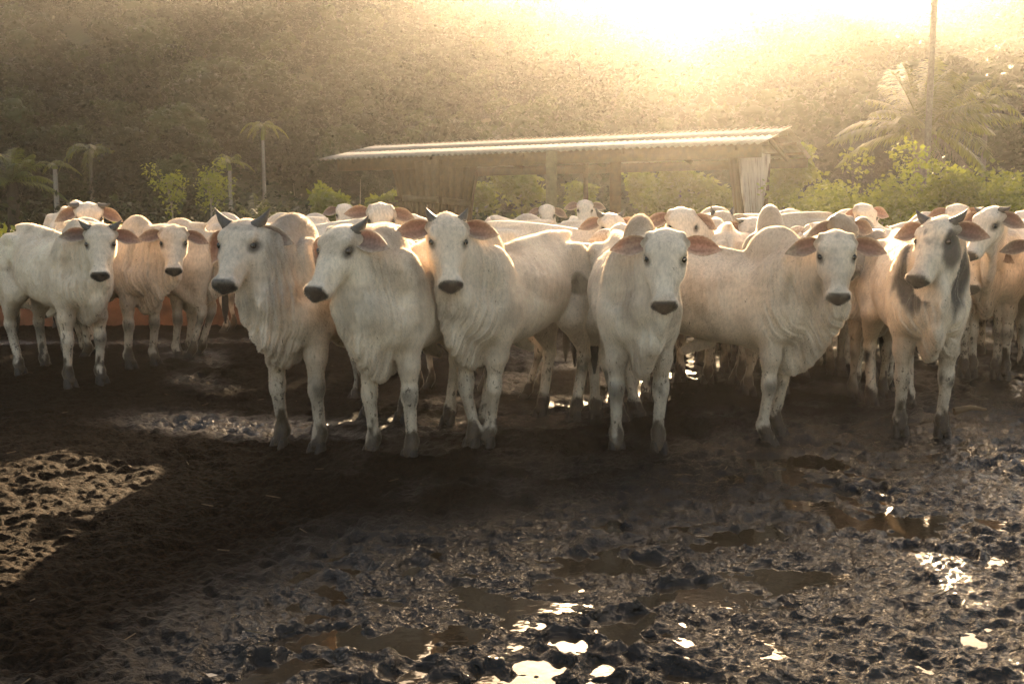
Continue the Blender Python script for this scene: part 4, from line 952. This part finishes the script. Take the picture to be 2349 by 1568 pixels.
# ------------------------------------------------------------------ forest on the hill: one mass of many crowns
src = bpy.data.collections.new('forest_crowns')
for i in range(5):
    rg = np.random.default_rng(200 + i); hgt = 1.0; parts, tips = branchy((0, 0, 0), .75, .018, rg, 7, .42, 0, .35)
    bl = [(*(t + rg.normal(size=3) * .05), q, q, q * .62) for t in tips for q in rg.uniform(.10, .20, 1)]
    cores = []
    for (bx, by, bz, rx, ry, rz) in bl:                                 # lumpy leaf masses that close the crown
        rings = []
        for a in np.linspace(.05, math.pi - .05, 11):
            an = np.arange(16) * math.pi / 8; D = np.stack([np.sin(a) * np.cos(an), np.sin(a) * np.sin(an), np.full(16, np.cos(a))], 1)
            q = .74 + .95 * (fbm(D * 3.4 + bx * 9 + i, 5 + i, 3) - .5); rings.append(np.array([bx, by, bz]) + D * q[:, None] * np.array([rx, ry, rz]))
        v, f_ = loft(rings); cores.append((v, f_, np.clip(1.15 * (v[:, 2] - .3) / .7 - .25, 0, 1)))  # tint rises with height: skylit top and dark underside painted in
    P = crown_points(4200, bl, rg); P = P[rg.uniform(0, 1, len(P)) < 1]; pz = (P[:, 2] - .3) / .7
    o = bpy.data.objects.new('forest_crown', join_mesh('forest_crown', cores + [leaves_mesh('', P, .040, None, seed=i, droop=.2, tint=np.clip(1.15 * pz - .1, 0, 1), asp=.8, jit=.16)], M['leaf_forest'])); src.objects.link(o)  # leaf tint also painted lighter upward, as shading from the sky
n = 9500; rg = np.random.default_rng(31)
az = rg.uniform(-36, 36, n); r = np.sqrt(rg.uniform(48 ** 2, 200 ** 2, n)); x = r * np.sin(np.radians(az)); y = r * np.cos(np.radians(az)); z = hill(x, y) - .3
keep = (r > 64 + 7 * np.sin(az * .4)) 
for tx, ty in HILL_TREES:                                             # small clearings round the trees that stand out
    tr_ = math.hypot(tx, ty); ux, uy = tx / tr_, ty / tr_; al = x * ux + y * uy; la = np.abs(x * uy - y * ux); keep &= ~((la < 2.6) & (al > tr_ - 15) & (al < tr_ + 1.5))
x, y, z, r = x[keep], y[keep], z[keep], r[keep]
sc_ = .52 * (7.0 + 11 * rg.uniform(0, 1, len(x)) ** 2.2 * (.6 + .8 * f2(x, y, .05, 33, 2))) * np.where(r > 176, .8, 1)
me = bpy.data.meshes.new('hill_forest'); me.vertices.add(len(x)); me.vertices.foreach_set('co', np.stack([x, y, z], 1).astype(np.float32).ravel())
a = me.attributes.new('tree_size', 'FLOAT', 'POINT'); a.data.foreach_set('value', sc_.astype(np.float32)); a = me.attributes.new('turn', 'FLOAT', 'POINT'); a.data.foreach_set('value', rg.uniform(0, 6.28, len(x)).astype(np.float32))
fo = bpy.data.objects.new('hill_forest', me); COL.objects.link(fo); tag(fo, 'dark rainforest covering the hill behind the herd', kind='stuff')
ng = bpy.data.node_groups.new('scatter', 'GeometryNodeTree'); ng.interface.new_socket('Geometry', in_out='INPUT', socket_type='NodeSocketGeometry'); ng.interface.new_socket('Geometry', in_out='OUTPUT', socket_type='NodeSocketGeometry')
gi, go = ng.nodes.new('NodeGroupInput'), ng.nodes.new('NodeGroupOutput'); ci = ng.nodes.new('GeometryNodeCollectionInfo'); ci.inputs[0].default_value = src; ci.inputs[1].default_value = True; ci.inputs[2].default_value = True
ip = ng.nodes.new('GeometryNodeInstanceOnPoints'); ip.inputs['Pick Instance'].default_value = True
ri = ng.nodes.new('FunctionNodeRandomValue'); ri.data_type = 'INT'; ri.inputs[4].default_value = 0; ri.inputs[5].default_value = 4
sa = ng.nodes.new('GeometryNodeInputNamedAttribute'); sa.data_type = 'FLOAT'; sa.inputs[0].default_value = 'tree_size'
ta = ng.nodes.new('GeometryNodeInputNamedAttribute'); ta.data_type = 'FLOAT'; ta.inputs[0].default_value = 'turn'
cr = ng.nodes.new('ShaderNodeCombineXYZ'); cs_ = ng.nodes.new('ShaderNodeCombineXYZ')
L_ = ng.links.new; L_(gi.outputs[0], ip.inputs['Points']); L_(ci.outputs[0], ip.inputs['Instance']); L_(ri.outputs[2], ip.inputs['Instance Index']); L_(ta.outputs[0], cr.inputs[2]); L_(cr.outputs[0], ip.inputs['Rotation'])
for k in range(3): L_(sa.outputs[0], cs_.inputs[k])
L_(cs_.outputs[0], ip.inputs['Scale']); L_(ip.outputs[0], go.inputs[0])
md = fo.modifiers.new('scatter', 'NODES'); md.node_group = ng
# ------------------------------------------------------------------ the herd
def cow(feet, heading, head, yaw, label, reach=.98, Yh=None, **k):
    """feet: picture point of the forefeet midpoint, or (x, y) metres when given as a list; head: picture point of the poll."""
    S = k.get('size', 1.0); th = math.radians(heading); cx, cy = math.cos(th), math.sin(th)
    g = ground(*feet)[:2] if isinstance(feet, tuple) else np.array(feet, float)
    o = g - .50 * S * np.array([cx, cy])
    if Yh is None:
        a, b = at(*head, 10.0), at(*head, 5.0); sx = (a[0] - b[0]) / 5.0
        den = sx * cx + cy
        Yh = (reach * S + o[0] * cx + o[1] * cy) / den if abs(den) > .45 else o[1] + reach * S * cy - .25
    p = at(*head, Yh) + np.array([0, 0, .022]); yaw = -90 - math.degrees(math.atan2(p[0], p[1])) + yaw
    hz0 = [mud_z(*(o + S * (fx * np.array([cx, cy]) + fy * np.array([-cy, cx])))) for fx in (.5, -.58) for fy in (-.14, .14)]
    k['z'] = float(np.mean(hz0)) - .03
    p[2] -= k['z']
    k.update(x=o[0], y=o[1], heading=heading, head=p, yaw=yaw, label=label)
    return build_cow(k)

# front rank, as the photograph shows it from left to right
cow((196, 889), -42, (229, 520), -6, 'horned white cow at the left end of the front, facing the camera with black muzzle', reach=.92, pitch=62, horn=.11, hornup=28, seed=11, ear=(14, 2), grey=.2, size=1.0, fat=.95, dirty=.8, legs=((.02, 0), (.0, 0), (-.05, 0), (.06, 0)), hump=.9)
cow((328, 858), -36, (397, 522), -3, 'white cow with tiny horn buds facing the camera behind the horned leftmost one', reach=1.04, pitch=60, horn=.03, seed=12, ear=(20, 8), size=.98, grey=.3, dewlap=1.3)
cow([-3.28, 9.9], -12, (560, 540), 60, 'white cow standing side-on with its head hidden behind the big horned bull', reach=.95, pitch=40, horn=.06, seed=13, size=.95, grey=.3, dewlap=1.8, hump=1.1, Yh=9.7)
cow((688, 1036), -112, (552, 510), -26, 'grey-faced horned bull with head turned left, second ear folded back', reach=.80, pitch=52, horn=.13, hornup=36, seed=14, ear=(12, 40), earf=(0, -30), size=1.02, grey=.9, facegrey=1.2, dewlap=1.0, hump=1.1, coat=(.60, .50, .41))
cow((898, 1047), -113, (782, 520), -35, 'white bull in near profile to the left with one dark horn showing', reach=.82, pitch=50, horn=.12, hornlen2=.3, hornup=30, seed=15, ear=(14, 50), earf=(10, -20), size=.99, grey=.5, dewlap=1.4, eartone=1.5)
cow((1106, 1022), -120, (1027, 500), 6, 'young horned white bull at the middle, wrinkled forehead and crossed forelegs', reach=.86, pitch=64, horn=.085, hornup=48, seed=16, ear=(8, 4), size=.99, grey=.35, dewlap=1.1, hump=1.0, brow_folds=1, eartone=1.2,
    legs=((-.02, -.10), (.06, .10), (0, 0), (0, 0)), patches=((-.45, .24, 1.02, .085, .2, .085, (.12, .10, .07), .85),))
cow((1462, 1032), -88, (1527, 536), 0, 'hornless white cow with wide pink ears and a drooping dewlap facing the camera', reach=.92, pitch=66, horn=0, seed=17, ear=(6, 6), size=.99, grey=.9, greycol=(.26, .20, .15), hump=1.7, dewlap=1.5, eartone=2.0, coat=(.62, .54, .45), earlen=.225)
cow((1770, 1001), -32, (1920, 538), 8, 'white cow standing broadside to the right with a big hump, head turned to the camera', reach=.86, pitch=62, horn=.035, hornup=10, seed=18, ear=(12, 14), size=.97, grey=.3, dewlap=1.7, hump=1.35, facegrey=.8)
cow((2112, 994), -100, (2152, 503), -30, 'horned bull with a charcoal neck patch and one dark eye side', reach=.74, pitch=56, horn=.12, hornup=30, seed=19, ear=(8, 10), size=1.0, grey=.5, dewlap=1.1, facegrey=1.2, knee=1.2, patch_body_only=1,
    patches=((.66, .12, 1.10, .20, .16, .26, (.055, .055, .058), .95), (.68, -.12, 1.10, .20, .16, .28, (.055, .055, .058), .95), (.50, .14, .60, .05, .1, .09, (.08, .08, .08), .8)),
    head_patches=((.22, .125, -.10, .20, .048, .13, (.035, .034, .034), .93), (.14, -.03, .02, .03, .015, .05, (.12, .12, .12), .7)))
cow((2246, 874), -108, (2238, 552), -6, 'mud-flecked white cow at the right with one short dark horn, behind the charcoal-necked bull', reach=.85, pitch=60, horn=.09, hornup=20, seed=20, ear=(30, 14), size=1.0, grey=.3, dirty=2.0, dewlap=1.0, hump=1.1)
cow([4.75, 8.3], -104, (2395, 545), -5, 'white cow cut off by the right edge of the picture', reach=.85, pitch=55, horn=.08, seed=21, size=1.03)
# second rank and the pen behind
cow((1962, 873), -95, (1940, 500), 40, 'dusty brown-topped cow standing behind the broadside cow', reach=.70, pitch=72, horn=0, seed=22, vox=0.018, coat=(.20, .165, .13), ear=(10, 20), size=.99, fat=.95, Yh=7.7)
cow([-4.9, 11.3], -60, (203, 468), 0, 'cow with level dark horns looking over the backs at far left', reach=.92, pitch=58, horn=.13, hornup=2, seed=23, vox=0.023, ear=(25, 25), size=1.08)
cow([-4.2, 9.9], 178, (-40, 560), -100, 'white cow behind the leftmost pair, only its back and rump in view', pitch=50, seed=24, vox=0.023, size=.97, Yh=9.9)
cow([-5.6, 10.2], 20, (60, 640), 80, 'cow at the far left edge with a black tail switch hanging behind the leg', pitch=60, seed=25, vox=0.023, size=.97, Yh=10.6)
cow([-2.2, 14.6], -80, (790, 470), -2, 'distant cow looking over the herd left of the shed, ears out level', reach=.85, pitch=60, seed=26, vox=0.028, ear=(14, 14), size=1.02, earlen=.21)
cow([-1.15, 9.6], -70, (873, 470), 3, 'wrinkle-browed cow with round ears behind the profile bull', reach=.80, pitch=60, seed=27, vox=0.023, ear=(16, 0), brow_folds=1, size=1.02)
cow([-1.2, 7.9], -150, (893, 520), -95, 'dark grey-headed cow with a small horn just above the profile bull', reach=.9, pitch=52, seed=28, vox=0.023, horn=.07, hornup=30, coat=(.26, .235, .20), size=.96, Yh=7.9)
cow([-.7, 11.6], 175, (938, 492), -110, 'cream cow turned away to the left in front of the plank chute', reach=.95, pitch=45, seed=29, vox=0.028, size=.98, Yh=11.5)
cow([-2.6, 13.3], 165, (668, 494), -110, 'far cow turned left, pale back and one small ear showing', reach=.95, pitch=40, seed=30, vox=0.028, size=1.0, Yh=13.2)
cow([-2.35, 10.3], 172, (560, 560), -90, 'white cow broadside behind the horned bulls, only its back visible', pitch=50, seed=31, vox=0.032, size=.99, Yh=10.2)
cow([-.75, 8.4], 160, (800, 600), -90, 'white cow close behind the profile bull, back line showing', pitch=60, seed=45, vox=0.032, size=.90, Yh=8.5)
cow([.50, 14.6], -84, (1255, 472), 2, 'far cow in front of the shed post facing the camera with lowered round ears', reach=.85, pitch=62, seed=32, vox=0.028, ear=(26, 26), size=1.0)
cow([1.25, 16.4], -80, (1342, 461), 2, 'farthest cow under the thin shed post, hazy head with ears out', reach=.85, pitch=62, seed=33, vox=0.028, ear=(10, 10), size=1.04)
cow([.95, 9.6], -8, (1403, 492), 20, 'cow with short upturned horns, long pale body broadside before the shed', reach=.86, pitch=52, seed=34, vox=0.018, horn=.10, hornup=38, ear=(16, 14), size=.99, hump=1.15, grey=.2)
cow([.95, 7.9], -100, (1300, 560), 30, 'small-horned cow peeping out between two rumps', reach=.85, pitch=58, seed=35, vox=0.018, horn=.035, ear=(35, 10), size=.92)
cow([1.0, 8.4], 190, (1130, 620), -90, 'cow behind the hornless one, one pink ear over its back', pitch=55, seed=46, vox=0.032, size=.93, Yh=8.3)
cow([1.62, 8.7], -86, (1565, 482), 12, 'bare-browed cow with the ear notched, above the hornless one', reach=.80, pitch=62, seed=36, vox=0.018, ear=(24, 14), size=1.0)
cow([2.1, 10.3], -170, (1655, 486), -165, 'cow turned away with two horn tips up beside the chute', reach=.9, pitch=48, seed=37, vox=0.023, horn=.08, hornup=60, size=1.03, coat=(.45, .38, .30), Yh=10.0)
cow([2.25, 9.1], -100, (1728, 504), 0, 'low-headed cow with sideways horns in front of the pale chute', reach=.85, pitch=60, seed=38, vox=0.023, horn=.09, hornup=6, ear=(8, 12), size=.98)
cow([2.09, 8.1], -92, (1738, 620), 0, 'tan-humped cow mostly hidden behind the broadside cow', reach=.85, pitch=60, seed=39, vox=0.032, size=1.02, hump=2.0, coat=(.34, .27, .20), Yh=7.6)
cow([3.0, 11.6], 178, (1560, 545), -90, 'cow broadside in the middle distance, long sloping back only', pitch=50, seed=40, vox=0.028, size=1.0, Yh=11.5)
cow([3.05, 9.4], 90, (1872, 515), 180, 'pale cow seen from behind, round poll above the broadside cow', pitch=50, seed=41, vox=0.023, size=.97, reach=.8)
cow([3.75, 11.2], -30, (1985, 470), 35, 'cow holding its head high against the yellow bushes, ear out to the left', reach=.92, pitch=56, seed=42, vox=0.018, horn=.02, ear=(10, 40), size=1.02, eartone=1.6)
cow([4.0, 9.7], 10, (2190, 560), 90, 'white cow broadside behind the charcoal-necked bull, back only', pitch=60, seed=43, vox=0.032, size=.98, Yh=9.9)
cow([4.95, 11.4], -95, (2196, 472), -5, 'cow with small horn buds facing the camera before the bushes at right', reach=.85, pitch=60, seed=44, vox=0.023, horn=.025, ear=(14, 14), size=1.0)
cow([4.3, 8.9], -128, (2270, 478), -38, 'dark-eyed cow with one horn turned three-quarter left at right', reach=.72, pitch=56, seed=47, vox=0.018, horn=.10, hornup=8, ear=(20, 22), size=1.02, Yh=8.2)
cow([5.6, 10.6], -110, (2352, 486), -5, 'cow head just entering at the right edge', reach=.85, pitch=60, seed=48, vox=0.032, ear=(14, 14), size=1.0)
cow([5.2, 9.6], 185, (2150, 640), -90, 'white cow filling the gap at far right, flank only', pitch=60, seed=49, vox=0.032, size=.97, Yh=9.5)

cow([1.15, 8.6], -120, (1434, 522), 150, 'furry-browed pale cow, top of its head just above the hornless cow back', reach=.8, pitch=70, seed=50, vox=.022, size=.98, Yh=8.1)
cow([1.95, 9.6], 84, (1640, 560), 175, 'white cow seen from behind as a rounded rump between two other backs', reach=.8, pitch=60, seed=51, vox=.022, size=1.0, Yh=10.2)
cow([.2, 12.4], -176, (1130, 495), -110, 'distant white cow walking left in front of the open shed', reach=.9, pitch=50, seed=52, vox=.032, size=1.0, Yh=12.2)
cow([2.75, 12.6], -100, (1815, 482), 10, 'distant pale head between the pale chute and the raised cow head', reach=.8, pitch=60, seed=53, vox=.032, size=1.0)
cow([5.05, 12.2], 176, (2040, 520), -90, 'distant white back before the tall bushes at right', pitch=50, seed=54, vox=.032, size=1.0, Yh=12.1)
cow([-3.4, 11.9], 178, (240, 560), -90, 'white back directly right of the level-horned cow at far left', pitch=50, seed=55, vox=.032, size=1.0, Yh=11.8)
cow([2.9, 8.0], -84, (1900, 600), 0, 'shadowed cow between the broadside cow and the charcoal-necked bull', reach=.7, pitch=70, seed=56, vox=.024, size=.95, coat=(.42, .35, .28))
# ------------------------------------------------------------------ sunlit haze
hzm = bpy.data.materials.new('haze'); hzm.use_nodes = True; nt = hzm.node_tree; nt.nodes.clear(); out = nt.nodes.new('ShaderNodeOutputMaterial'); pv = nt.nodes.new('ShaderNodeVolumePrincipled')
pv.inputs['Color'].default_value = (.96, .94, .90, 1); pv.inputs['Density'].default_value = HAZE_DENSITY; pv.inputs['Anisotropy'].default_value = HAZE_G
nt.links.new(pv.outputs[0], out.inputs['Volume'])
hb = link('haze', box_mesh('haze', (-230, -40, -2.0), (230, 260, 56), hzm)); tag(hb, 'warm sunlit haze filling the valley', kind='stuff')
